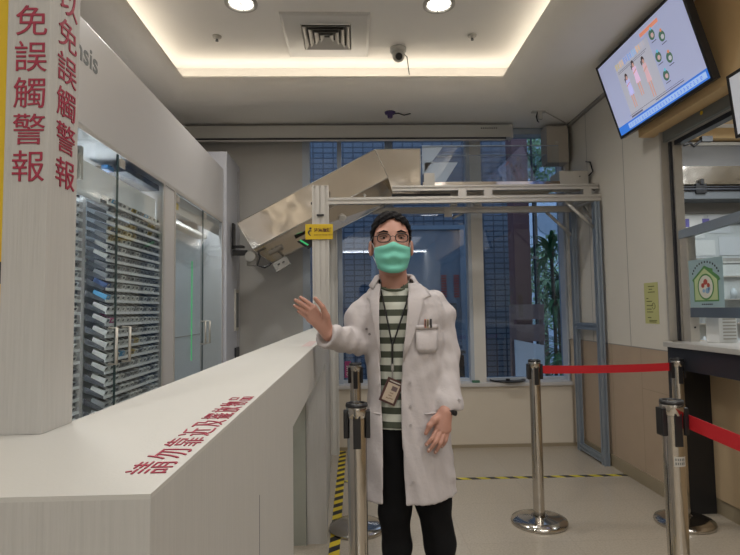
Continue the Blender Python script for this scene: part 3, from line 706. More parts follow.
MB().box(2.045, 2.06, 4.90, 5.045, 2.70, 3.0).build('speaker_back', M_gtext, sp)
# things on the sill
tp = thing('black_tray', 'small flat black tray lying on the window sill behind the red belt post', 'tray', (1.46, 5.09, .60))
MB().lathe([(0, .601), (.15, .601), (.17, .615), (.165, .617), (.145, .606), (0, .606)], (1.46, 5.10, 0), 24).build('tray_body', M_black, tp); MB().cyl((1.46, 5.1, .606), (1.46, 5.1, .622), .02).build('tray_knob', M_black, tp)
tag(MB().box(1.10, 1.17, 5.015, 5.045, .60, .622, bev=.004).build('green_sponge', mat('dark_green', (.06, .16, .10), .7)), 'small dark green block on the window sill at the cream mullion', 'sponge')

# ================================================================== FLOOR TAPES
hz = stripe_mat('hazard_stripe_long', (.62, .47, .02), (.02, .02, .022), (-.8, 1, 0), .13, .5, .5)
tag(MB().box(-.157, -.098, .8, 5.0, 0, .0012).build('hazard_tape', hz), 'black and yellow floor tape running along the foot of the counter', 'tape')
hz2 = stripe_mat('hazard_stripe_cross', (.55, .47, .03), (.02, .02, .022), (1, .9, 0), .145, .5, .5)
tag(MB().box(-.098, XR-.013, 4.10, 4.145, 0, .0012).build('hazard_tape', hz2), 'black and yellow floor tape crossing to the right wall', 'tape')

# ================================================================== RIGHT WALL: soffit, screens, service opening
sf = MB().box(1.99, XR, -2.5, 3.57, 2.47, 3.06).box(XR, 2.6, -2.5, 3.44, 2.52, 3.06)
struct(sf.build('trim_3', M_wood))
fo = thing('shutter_frame', 'stainless steel frame and shutter guide around the service window', 'window frame', (2.12, 3.47, 1.07))
MB().box(XR-.02, XR+.03, 3.455, 3.475, 1.07, 2.47).box(XR+.045, XR+.10, 3.42, 3.47, 1.07, 2.47).build('frame_post', M_brush, fo)
MB().box(XR+.03, XR+.045, 3.435, 3.455, 1.07, 2.47).build('guide_slot', M_dark, fo)
MB().box(XR-.005, XR+.02, -2.4, 3.47, 2.40, 2.47).build('shutter_rail', M_gtext, fo)
MB().box(XR+.02, XR+.05, -2.4, 3.47, 2.40, 2.455).build('rail_groove', M_grey, fo)
MB().box(XR+.05, XR+.10, -2.4, 3.42, 2.37, 2.47).build('inner_rail', M_dark, fo)
MB().cyl((2.088, 3.05, 2.45), (2.092, 3.05, 2.45), .012).build('yellow_plug', M_yellow, fo)

def screen_frame(BL, TL, BR, name, label, bez, border, thick):
    BL, TL, BR = Vector(BL), Vector(TL), Vector(BR)
    u = (BR-BL); v = (TL-BL); w_ = u.length; h_ = v.length; U = u.normalized(); V = v.normalized(); N = U.cross(V).normalized()
    t = thing(name, label, 'screen', tuple((BL+BR)/2))
    def P(s, q, d=0.): return BL + U*(s*w_) + V*(q*h_) + N*d
    bw, bh = border/w_, border/h_
    hb = MB().prism([P(0, 0, -.002), P(1, 0, -.002), P(1, 1, -.002), P(0, 1, -.002)], -N*thick)
    hb.build('housing', M_black, t)
    bz = MB()
    for q in (((0, 0), (1, 0), (1-bw, bh), (bw, bh)), ((1, 0), (1, 1), (1-bw, 1-bh), (1-bw, bh)), ((1, 1), (0, 1), (bw, 1-bh), (1-bw, 1-bh)), ((0, 1), (0, 0), (bw, bh), (bw, 1-bh))):
        bz.prism([P(*p, -.002) for p in q], N*.006)
    bz.build('bezel', M_black, t)
    def Q(s, q, d=0.): return P(bw+s*(1-2*bw), bh+q*(1-2*bh), d)
    return t, Q, U, V, N, w_, h_
def scr(name, c, e=.9): 
    return mat(name, c, .3, emit=e)
t, Q, U, V, N, w_, h_ = screen_frame((1.93, 3.69, 2.50), (1.757, 3.67, 3.015), (1.93, 2.70, 2.50), 'television', 'wall television tilted down showing three standing children', M_black, .018, .035)
S_bg = scr('screen_lavender', (.42, .46, .68), .5); S_bl = scr('screen_blue', (.03, .14, .52)); S_wh = scr('screen_white', (.75, .78, .9), .7)
def quad(mb, s0, q0, s1, q1, d=.0015): return mb.poly([Q(s0, q0, d), Q(s1, q0, d), Q(s1, q1, d), Q(s0, q1, d)])
def oval(mb, s, q, rs, rq, d, k=16): return mb.poly([Q(s+rs*math.cos(2*PI*i/k), q+rq*math.sin(2*PI*i/k), d) for i in range(k)])
quad(MB(), 0, 0, 1, 1, .001).build('screen_picture', S_bg, t)
quad(MB(), .2, .12, .62, .86, .0013).build('picture_panel', scr('screen_pale_panel', (.46, .47, .56), .55), t)
quad(MB(), 0, .0, 1, .115, .0016).build('ticker_band', S_bl, t)
quad(MB(), .13, .022, .98, .092, .002).build('ticker_field', scr('screen_light_blue', (.30, .42, .72), .8), t)
tk = MB(); random.seed(4)
for k in range(26):
    s = .15+k*.031
    for r in range(3): quad(tk, s, .036+r*.015, s+random.uniform(.008, .02), .043+r*.015, .0024)
tk.build('ticker_marks', S_bl, t)
quad(MB(), .56, .90, .76, .945, .002).build('heading_bar', scr('screen_orange', (.62, .22, .14), .8), t)
cols = [(.45, .38, .2), (.55, .40, .3), (.20, .30, .65), (.18, .33, .70), (.25, .42, .70), (.55, .38, .25), (.42, .40, .45)]
for k, c in enumerate(cols):
    g = MB(); s = .215+k*.054
    quad(g, s, .775, s+.008, .865, .002); quad(g, s+.03, .79, s+.038, .855, .002)
    for r in range(3): quad(g, s-.004, .79+r*.026, s+.042, .798+r*.026, .002)
    g.build('title_mark', scr('screen_title_%d' % k, c, .8), t)
l_ = MB(); quad(l_, .22, .745, .58, .75, .002); quad(l_, .22, .725, .56, .73, .002); quad(l_, .18, .165, .80, .17, .002); quad(l_, .5, .14, .8, .15, .002); quad(l_, .2, .13, .34, .15, .002)
l_.build('caption_line', scr('screen_grey', (.10, .10, .2), .5), t)
SK = scr('screen_skin', (.50, .30, .26), .7); HR = scr('screen_hair', (.05, .03, .04), .3)
for s, top, bot, dc_ in ((.29, .70, .20, (.42, .42, .78)), (.40, .78, .28, (.62, .42, .60)), (.51, .74, .17, (.55, .36, .40))):
    H_ = top-bot; ds = scr('screen_dress_%d' % int(s*1000), dc_, .8)
    g = MB(); oval(g, s, top-.06*H_/.45, .016, .045, .0022); oval(g, s-.022, top-.1, .006, .03, .0021); g.build('child_hair', HR, t)
    g = MB(); oval(g, s+.002, top-.075*H_/.45, .011, .03, .0025)
    for dx in (-.012, .010): g.poly([Q(s+dx-.005, bot+.02, .0022), Q(s+dx+.005, bot+.02, .0022), Q(s+dx+.007, bot+.45*H_, .0022), Q(s+dx-.007, bot+.45*H_, .0022)])
    g.poly([Q(s-.024, bot+.62*H_, .0026), Q(s+.02, bot+.68*H_, .0026), Q(s+.02, bot+.72*H_, .0026), Q(s-.024, bot+.66*H_, .0026)])
    g.build('child_skin', SK, t)
    g = MB(); g.poly([Q(s-.026, bot+.38*H_, .0023), Q(s+.026, bot+.38*H_, .0023), Q(s+.020, bot+.6*H_, .0023), Q(s+.022, bot+.78*H_, .0023), Q(s-.020, bot+.78*H_, .0023), Q(s-.018, bot+.6*H_, .0023)]); g.build('child_dress', ds, t)
for k, (s, q) in enumerate(((.67, .83), (.75, .73), (.66, .56), (.75, .47), (.67, .32))):
    g = MB(); oval(g, s, q, .029, .062, .002); g.build('round_photo', scr('screen_photo', (.06, .14, .10), .6), t)
    g = MB(); oval(g, s+.004, q-.01, .016, .03, .0024, 7); g.build('photo_figure', scr('screen_photo_fig%d' % (k % 2), ((.5, .35, .35), (.45, .45, .5))[k % 2], .7), t)
    g = MB(); oval(g, s+.006, q+.065, .010, .02, .0026, 10); g.build('photo_badge', scr('screen_badge%d' % (k % 2), ((.12, .45, .6), (.6, .25, .12))[k % 2], .7), t)
    g = MB(); quad(g, s-.025, q-.088, s+.025, q-.078, .002); g.build('photo_caption', scr('screen_grey', (.1, .1, .2), .5), t)
MB().box(1.935, 1.99, 3.0, 3.3, 2.62, 2.86).build('wall_mount', M_black, t)
t2, Q, U, V, N, w_, h_ = screen_frame((2.0, 2.66, 2.165), (1.93, 2.61, 2.475), (2.0, 2.16, 2.165), 'monitor', 'second smaller black framed screen at the right edge of the photo', M_black, .016, .03)
quad(MB(), 0, 0, 1, 1, .001).build('screen_picture', scr('screen_pale_grey', (.42, .43, .46), .55), t2)
MB().box(1.955, 1.985, 2.3, 2.5, 2.44, 2.55).build('hanging_bracket', M_black, t2)

# counter under the service window
sc_ = thing('service_counter', 'grey topped reception counter with a dark apron at the service window', 'counter', (2.2, 2.5, 0))
MB().box(1.975, 2.75, -2.0, 3.37, 1.04, 1.07, bev=.004).build('counter_top', M_counter, sc_)
MB().box(1.995, 2.03, -2.0, 3.355, .905, 1.04).build('apron', M_dark, sc_)
MB().box(1.995, 2.012, 3.33, 3.36, 0, .905).build('thin_leg', M_dark, sc_)
MB().box(2.075, 2.245, 3.33, 3.36, 0, 1.04).box(2.03, 2.245, 3.33, 3.36, .905, 1.04).build('side_leg', M_black, sc_)
MB().box(2.245, 2.29, -2.0, 3.40, .10, 1.04).build('front_panel', mat('sand_laminate', (.50, .38, .24), .5, noise=.04), sc_)
MB().box(2.255, 2.29, -2.0, 3.40, 0, .10).build('kick_board', M_baseb, sc_)
struct(MB().box(XR+.1, 2.29, 3.40, 3.47, 0, 1.07).build('trim_4', M_beige))
# glass partition on the counter
gp = thing('glass_partition', 'steel barred glass partition standing on the reception counter', 'partition', (2.17, 3.3, 1.07))
MB().box(2.135, 2.195, 3.33, 3.40, 1.07, 1.80).build('partition_post', M_brush, gp)
pp = MB().prism([(2.130, 3.40, 1.735), (2.130, 3.40, 1.79), (2.130, 2.0, 1.86), (2.130, 2.0, 1.80)], (.03, 0, 0)); pp.build('top_bar', M_alub, gp)
MB().box(2.14, 2.165, 2.0, 3.33, 1.225, 1.285).build('lower_bar', mat('blue_grey_steel', (.13, .16, .20), .35, .4), gp)
MB().box(2.148, 2.152, 2.0, 3.33, 1.285, 1.76).build('glass_pane', glass('partition_glass', (.93, .95, .95), .7), gp)
MB().cyl((2.165, 3.328, 1.16), (2.165, 3.332, 1.16), .006).build('post_bolt', M_black, gp)
po = thing('house_poster', 'pale blue poster with a green house outline taped to the glass partition', 'poster', (2.14, 3.17, 1.43))
PXX = 2.1395
B('poster_sheet', mat('poster_blue', (.30, .42, .46), .5), po, PXX, PXX+.001, 3.01, 3.325, 1.287, 1.585)
def PP(s, q, d=0): return (PXX-.0006-d, 3.325-s*.315, 1.287+q*.298)
def ppoly(nm, pts, m, d=0): return MB().poly([PP(a, b, d) for a, b in pts]).build(nm, m, po)
MG = mat('poster_green', (.10, .26, .09), .5); MY = mat('poster_lime', (.46, .55, .30), .5)
ppoly('house_outline', [(.14, .12), (.86, .12), (.86, .53), (.92, .55), (.88, .62), (.72, .72), (.72, .78), (.62, .80), (.48, .86), (.10, .58), (.14, .52)], MG)
ppoly('house_fill', [(.17, .15), (.83, .15), (.83, .56), (.48, .80), (.17, .58)], MY, .0003)
ov = lambda cx, cy, rx_, ry: [(cx+rx_*math.cos(2*PI*i/24), cy+ry*math.sin(2*PI*i/24)) for i in range(24)]
ppoly('ring', ov(.5, .42, .24, .27), MG, .0006); ppoly('ring_fill', ov(.5, .42, .205, .235), mat('poster_cream', (.62, .62, .55), .5), .0009)
MRd = mat('poster_red', (.42, .08, .06), .5)
for cx, cy, r in ((.5, .52, .06), (.42, .45, .05), (.58, .45, .045)): ppoly('flower', ov(cx, cy, r, r), MRd, .0012)
for cx, cy, r in ((.55, .34, .06), (.44, .34, .04), (.6, .38, .035)): ppoly('blossom', ov(cx, cy, r, r), mat('poster_sky', (.25, .40, .58), .5), .0012)
aw = MB()
for k in range(13):
    a = math.radians(160-k*11.6); cx, cy = .5+.40*math.cos(a), .60+.33*math.sin(a)
    aw.poly([PP(cx-.017, cy-.02), PP(cx+.017, cy-.02), PP(cx+.017, cy+.02), PP(cx-.017, cy+.02)])
for k in range(6): aw.poly([PP(.36+k*.055, .05), PP(.40+k*.055, .05), PP(.40+k*.055, .075), PP(.36+k*.055, .075)])
aw.build('arched_marks', M_ink, po)
# things on the counter
fh = thing('file_holder', 'bright white file holder on the reception counter under the poster', 'file holder', (2.3, 3.3, 1.07))
MB().box(2.215, 2.33, 3.18, 3.30, 1.07, 1.24, bev=.003).build('holder_body', mat('bright_white', (.80, .82, .82), .4), fh)
st_ = MB()
for k in range(7): st_.box(2.24, 2.32, 3.178, 3.18, 1.09+k*.02, 1.098+k*.02)
st_.build('holder_slot', M_lgrey, fh)
for x, y, l in ((2.29, 3.02, 'clear acrylic stand on the reception counter, nearer the white file holder'), (2.30, 2.90, 'clear acrylic stand on the reception counter, further from the white file holder')):
    a_ = thing('acrylic_stand', l, 'stand', (x, y, 1.07)); MB().prism([(x, y, 1.07), (x+.10, y, 1.07), (x+.05, y+.0, 1.21), (x+.03, y, 1.21)], (0, .004, 0)).build('stand_sheet', G_acr, a_)
    MB().tube([(x, y, 1.072), (x+.04, y, 1.21), (x+.10, y, 1.072)], .003, 6).build('stand_edge', M_lgrey, a_)
# room behind the service window
stl = thing('rear_conveyor', 'horizontal steel conveyor duct in the room beyond the service window', 'conveyor', (3.3, 4.9, 2.4))
B('duct', M_sheet, stl, 2.3, 4.9, 4.80, 5.0, 2.43, 2.60); MB().cyl((2.3, 4.78, 2.375), (4.9, 4.78, 2.375), .012).cyl((2.3, 4.78, 2.40), (4.9, 4.78, 2.40), .006).build('rod', M_dark, stl)
MB().box(2.3, 4.9, 4.79, 5.0, 2.29, 2.36).build('dark_beam', mat('dark_beam', (.10, .11, .12), .5), stl); MB().box(3.18, 3.28, 4.77, 4.80, 2.34, 2.43).box(3.22, 3.25, 4.76, 4.79, 2.42, 2.47).build('carriage', M_black, stl)
MB().box(3.66, 3.80, 4.77, 4.80, 2.28, 2.34).build('cable_loop', M_black, stl)
struct(MB().box(2.3, 4.9, 5.0, 5.05, 2.19, 2.29).box(2.3, 4.9, 4.98, 5.05, 2.60, 2.85, 0).box(2.3, 4.9, 4.96, 5.05, 2.85, 2.88, 1).build('trim_5', [mat('mid_grey_panel', (.17, .165, .16), .6), M_lgrey]))
struct(MB().box(2.3, 4.95, 4.90, 5.05, 2.90, 3.0).build('trim_6', M_wood))
bs = tag(B('blue_window', scr('daylight_glow', (.20, .34, .62), .8), None, 3.80, 4.2, 4.955, 4.975, 2.62, 2.84), 'blue window pane with painted daylight high in the room beyond the service window', 'screen')  # window daylight put in as the pane's own glow
cb = thing('power_plugs', 'black plugs and curled cable hanging in the room beyond the service window', 'cable', (2.2, 3.25, 2.3))
MB().tube([(3.02, 4.7, 2.99), (3.02, 4.7, 2.80), (3.04, 4.7, 2.77), (3.10, 4.7, 2.79), (3.13, 4.7, 2.76), (3.18, 4.7, 2.80), (3.24, 4.7, 2.83)], .014, 6).build('cord', M_black, cb); MB().box(3.20, 3.30, 4.68, 4.72, 2.80, 2.85).box(2.99, 3.05, 4.68, 4.72, 2.82, 2.86).build('plug', M_black, cb)
wbb = thing('notice_board', 'pale notice board with paper sheets in the room beyond the service window', 'board', (3.3, 5.0, 1.75))
B('board_panel', mat('board_pale', (.46, .49, .50), .5), wbb, 2.3, 4.9, 5.02, 5.05, 1.75, 2.19)
for k, (x, z0, z1, w) in enumerate(((3.16, 1.95, 2.17, .24), (3.44, 2.0, 2.17, .22), (3.22, 1.78, 1.93, .28), (3.54, 1.78, 1.96, .25), (3.86, 1.85, 2.1, .2))):
    B('paper_sheet', mat('paper_%d' % (k % 2), ((.58, .60, .60), (.50, .53, .56))[k % 2], .7), wbb, x, x+w, 5.014, 5.02, z0, z1)
for x in (3.185, 3.385): B('blue_stamp', mat('violet_print', (.13, .12, .36), .6), wbb, x, x+.07, 5.012, 5.014, 2.06, 2.14)
B('dark_holder', M_black, wbb, 3.62, 3.80, 4.99, 5.014, 2.09, 2.13)
struct(MB().box(2.3, 4.9, 4.96, 5.05, 1.68, 1.75, 0).box(2.3, 4.9, 4.95, 5.05, 1.70, 1.715, 1).build('trim_7', [M_grey, M_whitec]))
cbn = thing('glass_cabinet', 'bright glass fronted cabinet with bottles in the room beyond the service window', 'cabinet', (3.5, 4.8, 0))
MB().box(2.5, 4.8, 4.9, 5.0, 0, 1.68).build('cabinet_body', mat('cabinet_pale', (.55, .58, .58), .5), cbn)
for x in (2.95, 3.32, 3.40, 3.74, 4.1): B('cabinet_frame', M_alu, cbn, x, x+.035, 4.86, 4.9, .5, 1.68)
for z0 in (.9, 1.12, 1.34, 1.56): B('cabinet_shelf', M_alu, cbn, 2.5, 4.8, 4.865, 4.9, z0, z0+.015)
random.seed(8); nb = 0
for z0 in (.915, 1.135, 1.355):
    for k in range(11):
        x = 3.02+k*.10
        if abs(x-3.33) < .06 or abs(x-3.42) < .05: continue
        r_ = random.uniform(.020, .029); hh = random.uniform(.08, .15)
        tag(MB().lathe([(0, z0), (r_, z0), (r_, z0+hh*.75), (r_*.5, z0+hh*.85), (r_*.5, z0+hh), (0, z0+hh)], (x, 4.826, 0), 10).build('white_bottle', mat('bottle_%d' % (k % 3), ((.60, .60, .60), (.45, .42, .38), (.50, .56, .60))[k % 3], .4)),
            'small pale bottle in the glass cabinet beyond the service window', 'bottle', 'bottles in the far glass cabinet')
B('bottle_ledge', M_alu, cbn, 2.5, 4.8, 4.79, 4.865, .905, .915); B('bottle_ledge', M_alu, cbn, 2.5, 4.8, 4.79, 4.865, 1.125, 1.135); B('bottle_ledge', M_alu, cbn, 2.5, 4.8, 4.79, 4.865, 1.345, 1.355)
# yellow notice on the wall
yn = thing('yellow_notice', 'small yellow paper notice taped on the cream wall beside the service window', 'notice', (2.09, 3.69, 1.32))
B('paper', mat('yellow_paper', (.50, .50, .22), .6), yn, XR-.0022, XR-.001, 3.60, 3.775, 1.175, 1.465)
ln = MB(); random.seed(2)
for z0, a, b in ((1.435, .3, .75), (1.415, .35, .6), (1.395, .28, .78), (1.35, .15, .3), (1.33, .15, .55), (1.30, .15, .6), (1.275, .15, .5), (1.255, .15, .6), (1.215, .2, .45), (1.195, .3, .85), (1.185, .3, .8)):
    ln.box(XR-.0028, XR-.0022, 3.775-b*.175, 3.775-a*.175, z0, z0+.006)
ln.tube([(XR-.003, 3.66+.02*math.cos(k), 1.30+.022*math.sin(k)) for k in [i*.6 for i in range(11)]], .002, 4)
ln.build('writing', mat('olive_ink', (.14, .14, .05), .7), yn)

# ================================================================== STANCHIONS
def stanchion(loc, label, belt=None, sticker=False, rot=0., group=None):
    t = thing('belt_stanchion', label, 'barrier post', loc, group); x, y, _ = loc
    MB().lathe([(0, 0), (.165, 0), (.168, .012), (.163, .024), (.12, .038), (.05, .046), (.036, .052), (.036, .05)], (x, y, 0), 48).build('base', M_chrome, t)
    MB().cyl((x, y, .045), (x, y, .93), .0335, seg=32, cap=False).build('pole', M_chrome, t)
    MB().lathe([(.0335, .93), (.037, .932), (.0375, .972), (.033, .978), (.028, .976), (0, .974)], (x, y, 0), 32).build('cap', M_chrome, t)
    MB().lathe([(.0372, .966), (.039, .970), (.037, .980), (.030, .981), (.030, .976)], (x, y, 0), 32).build('top_ring', M_black, t)
    for a in (rot, rot+PI):
        cs = MB(); dx, dy = math.cos(a), math.sin(a)
        b_ = MB(); b_.box(.030, .046, -.020, .020, .862, .955, bev=.004)
        cs.add([(x+vx*dx-vy*dy, y+vx*dy+vy*dx, vz) for vx, vy, vz in b_.v], b_.f)
        cs.build('clip', M_black, t)
    dx, dy = math.cos(rot-PI/2), math.sin(rot-PI/2); b_ = MB(); b_.box(.030, .0365, -.013, .013, .83, .94, bev=.003)
    MB().add([(x+vx*dx-vy*dy, y+vx*dy+vy*dx, vz) for vx, vy, vz in b_.v], b_.f).build('release_tab', M_black, t)
    if belt:
        p0, p1, sag = belt; n = 14; vs = []; p0 = Vector(p0); p1 = Vector(p1); d = (p1-p0); s_ = Vector((-d.y, d.x, 0)).normalized()*.0008
        for i in range(n+1):
            q = i/n; p = p0 + d*q - Vector((0, 0, sag*4*q*(1-q)))
            vs += [p-s_, p+s_, p+s_+Vector((0, 0, .048)), p-s_+Vector((0, 0, .048))]
        fs = [(i*4+j, i*4+(j+1) % 4, (i+1)*4+(j+1) % 4, (i+1)*4+j) for i in range(n) for j in range(4)]
        MB().add(vs, fs).build('belt', M_red, t)
    if sticker:
        b_ = MB(); R_ = .0343
        vs = []; n = 8
        for i in range(n+1):
            a = -PI/2 - .55 + 1.25*i/n
            vs += [(x+R_*math.cos(a), y+R_*math.sin(a), .765), (x+R_*math.cos(a), y+R_*math.sin(a), .797)]
        b_.add(vs, [(i*2, (i+1)*2, (i+1)*2+1, i*2+1) for i in range(n)]); b_.build('paper_label', M_lgrey, t)
        b_ = MB()
        for r in range(2):
            for k in range(5):
                a = -PI/2 - .45 + .2*k; p = lambda aa, z: (x+(R_+.0004)*math.cos(aa), y+(R_+.0004)*math.sin(aa), z)
                b_.poly([p(a, .771+r*.013), p(a+.12, .771+r*.013), p(a+.12, .779+r*.013), p(a, .779+r*.013)])
        b_.build('label_marks', M_gtext, t)
    return t
stanchion((.002, 1.86, 0), 'steel belt post nearest to the man, standing in front of his coat')
stanchion((-.001, 3.24, 0), 'steel belt post standing behind the man beside the counter')
stanchion((1.10, 3.26, 0), 'steel belt post in the middle of the floor starting the far red belt', belt=((1.146, 3.262, .895), (1.918, 3.205, .905), .006))
stanchion((1.957, 3.2, 0), 'steel belt post close to the reception counter holding the far red belt')
stanchion((1.075, 1.80, 0), 'steel belt post at front right starting the near red belt', belt=((1.122, 1.80, .885), (1.10, .45, .885), .02), sticker=True)

# ================================================================== PERSON
class Field:
    def __init__(s, lo, hi, res):
        s.lo = np.array(lo, np.float32); s.res = res
        s.n = [int(round((h-l)/res))+1 for l, h in zip(lo, hi)]
        s.D = np.full(s.n, .5, np.float32)
        s.ax = [s.lo[i] + res*np.arange(s.n[i], dtype=np.float32) for i in range(3)]
    def sl(s, lo, hi, pad):
        r = []
        for i in range(3):
            a = max(0, int((lo[i]-pad-s.lo[i])/s.res)); b = min(s.n[i], int((hi[i]+pad-s.lo[i])/s.res)+2)
            if b <= a: return None
            r.append(slice(a, b))
        return tuple(r)
    def grid(s, q): return s.ax[0][q[0]][:, None, None], s.ax[1][q[1]][None, :, None], s.ax[2][q[2]][None, None, :]
    def blend(s, q, d, k, sub=False):
        D = s.D[q]
        if sub: s.D[q] = np.maximum(D, -d) if k <= 0 else -Field.smin(-D, d, k)
        else: s.D[q] = np.minimum(D, d) if k <= 0 else Field.smin(D, d, k)
    @staticmethod
    def smin(a, b, k):
        h = np.clip(.5+.5*(b-a)/k, 0, 1); return b + (a-b)*h - k*h*(1-h)
    def cone(s, p0, p1, r0, r1, k=.02, sub=False):
        p0 = np.array(p0, np.float32); p1 = np.array(p1, np.float32); R = max(r0, r1)
        q = s.sl(np.minimum(p0, p1)-R, np.maximum(p0, p1)+R, k+.02)
        if q is None: return
        X, Y, Z = s.grid(q); d = p1-p0; L = float(d@d)+1e-9
        t = np.clip(((X-p0[0])*d[0]+(Y-p0[1])*d[1]+(Z-p0[2])*d[2])/L, 0, 1)
        dist = np.sqrt((X-p0[0]-t*d[0])**2+(Y-p0[1]-t*d[1])**2+(Z-p0[2]-t*d[2])**2) - (r0+(r1-r0)*t)
        s.blend(q, dist, k, sub)
    def chain(s, pts, rs, k=.02):
        for i in range(len(pts)-1): s.cone(pts[i], pts[i+1], rs[i], rs[i+1], k)
    def ell(s, c, r, k=.02, sub=False):
        c = np.array(c, np.float32); r = np.array(r, np.float32)
        q = s.sl(c-r, c+r, k+.02)
        if q is None: return
        X, Y, Z = s.grid(q)
        a = np.sqrt(((X-c[0])/r[0])**2+((Y-c[1])/r[1])**2+((Z-c[2])/r[2])**2)
        s.blend(q, (a-1)*float(min(r)), k, sub)
    def profile(s, tab, grow=0., zlo=None, zhi=None, k=0., p=2.4):
        tab = np.array(tab, np.float32)
        X, Y, Z = s.grid((slice(None),)*3)
        f = lambda j: np.interp(s.ax[2], tab[:, 0], tab[:, j]).astype(np.float32)[None, None, :]
        cx, cy, a, b = f(1), f(2), f(3)+grow, f(4)+grow
        d = ((np.abs((X-cx)/a)**p+np.abs((Y-cy)/b)**p)**(1/p)-1)*np.minimum(a, b)
        if zlo is not None: d = np.maximum(d, zlo-Z)
        if zhi is not None: d = np.maximum(d, Z-zhi)
        s.blend((slice(None),)*3, d, k)
    def mesh(s, name, m, parent):
        D = s.D; S = D < 0; n = D.shape
        c = [S[i:n[0]-1+i, j:n[1]-1+j, k:n[2]-1+k] for i in (0, 1) for j in (0, 1) for k in (0, 1)]
        al = c[0].copy(); an = c[0].copy()
        for q in c[1:]: al &= q; an |= q
        idx = np.argwhere(an & ~al); cid = np.full(tuple(x-1 for x in n), -1, np.int64); cid[tuple(idx.T)] = np.arange(len(idx))
        acc = np.zeros((len(idx), 3)); cnt = np.zeros(len(idx))
        cor = [(i, j, k) for i in (0, 1) for j in (0, 1) for k in (0, 1)]
        val = {q: D[idx[:, 0]+q[0], idx[:, 1]+q[1], idx[:, 2]+q[2]] for q in cor}
        for q in cor:
            for ax in range(3):
                if q[ax] == 0:
                    r = list(q); r[ax] = 1; r = tuple(r); a = val[q]; b = val[r]; mk = (a < 0) != (b < 0)
                    t = np.where(mk, a/np.where(mk, a-b, 1), 0)
                    pt = np.array(q, float)[None, :].repeat(len(idx), 0); pt[:, ax] += t
                    acc[mk] += pt[mk]; cnt[mk] += 1
        V = (idx + acc/cnt[:, None])*s.res + s.lo[None, :]
        F = []
        for ax in range(3):
            o1, o2 = [(1, 2), (2, 0), (0, 1)][ax]
            lo_ = [slice(None)]*3; hi_ = [slice(None)]*3; lo_[ax] = slice(0, n[ax]-1); hi_[ax] = slice(1, n[ax])
            A = S[tuple(lo_)]; Bv = S[tuple(hi_)]; e = np.argwhere(A != Bv)
            e = e[(e[:, o1] > 0) & (e[:, o2] > 0) & (e[:, o1] < n[o1]-1) & (e[:, o2] < n[o2]-1)]
            ins = A[tuple(e.T)]
            def cc(d1, d2):
                g = e.copy(); g[:, o1] -= d1; g[:, o2] -= d2; return cid[tuple(g.T)]
            q4 = np.stack([cc(1, 1), cc(0, 1), cc(0, 0), cc(1, 0)], 1)
            q4[~ins] = q4[~ins][:, ::-1]; F.append(q4)
        F = np.concatenate(F); F = F[(F >= 0).all(1)]
        off = np.array(wloc(parent)); V = V - off
        me = bpy.data.meshes.new(name); me.vertices.add(len(V)); me.vertices.foreach_set('co', V.astype(np.float32).ravel())
        me.loops.add(F.size); me.loops.foreach_set('vertex_index', F.ravel().astype(np.int32))
        me.polygons.add(len(F)); me.polygons.foreach_set('loop_start', (np.arange(len(F))*4).astype(np.int32)); me.polygons.foreach_set('loop_total', np.full(len(F), 4, np.int32))
        me.polygons.foreach_set('use_smooth', np.ones(len(F), bool)); me.update(calc_edges=True); me.validate()
        me.materials.append(m); o = bpy.data.objects.new(name, me); COL.objects.link(o); o.parent = parent
        sm = o.modifiers.new('smooth', 'SMOOTH'); sm.factor = .5; sm.iterations = 2
        return o

M_skin = mat('skin', (.43, .225, .17), .5, noise=.05, nscale=30)
M_hair = mat('black_hair', (.005, .004, .005), .75, bump=.5, bscale=260, spec=.15)
M_coat = mat('white_coat_cloth', (.49, .455, .46), .8, bump=.12, bscale=60)
M_trou = mat('black_cloth', (.006, .006, .007), .9, spec=.2)
M_mask = mat('green_mask', (.17, .54, .43), .7, bump=.08, bscale=200)
M_maskw = mat('white_elastic', (.6, .62, .62), .7)
M_shirt = stripe_mat('striped_jersey', (.50, .52, .46), (.055, .065, .045), (0, 0, 1), .0543, .53, .85, .045)

# torso section table: z, cx, cy, half width, half depth
TT = [(.50, .207, 2.175, .190, .135), (.56, .207, 2.175, .184, .132), (.70, .207, 2.175, .176, .130), (.84, .206, 2.175, .164, .124), (.98, .204, 2.172, .150, .115),
      (1.12, .200, 2.168, .155, .113), (1.26, .197, 2.165, .162, .116), (1.32, .195, 2.165, .160, .112), (1.355, .192, 2.168, .140, .100),
      (1.385, .182, 2.172, .108, .085), (1.41, .170, 2.172, .078, .072), (1.44, .164, 2.170, .068, .066), (1.47, .162, 2.168, .066, .064)]
man = thing('person', 'man in white lab coat, green face mask and glasses gesturing with one hand', 'person', (.22, 2.17, 0))
HX = .150
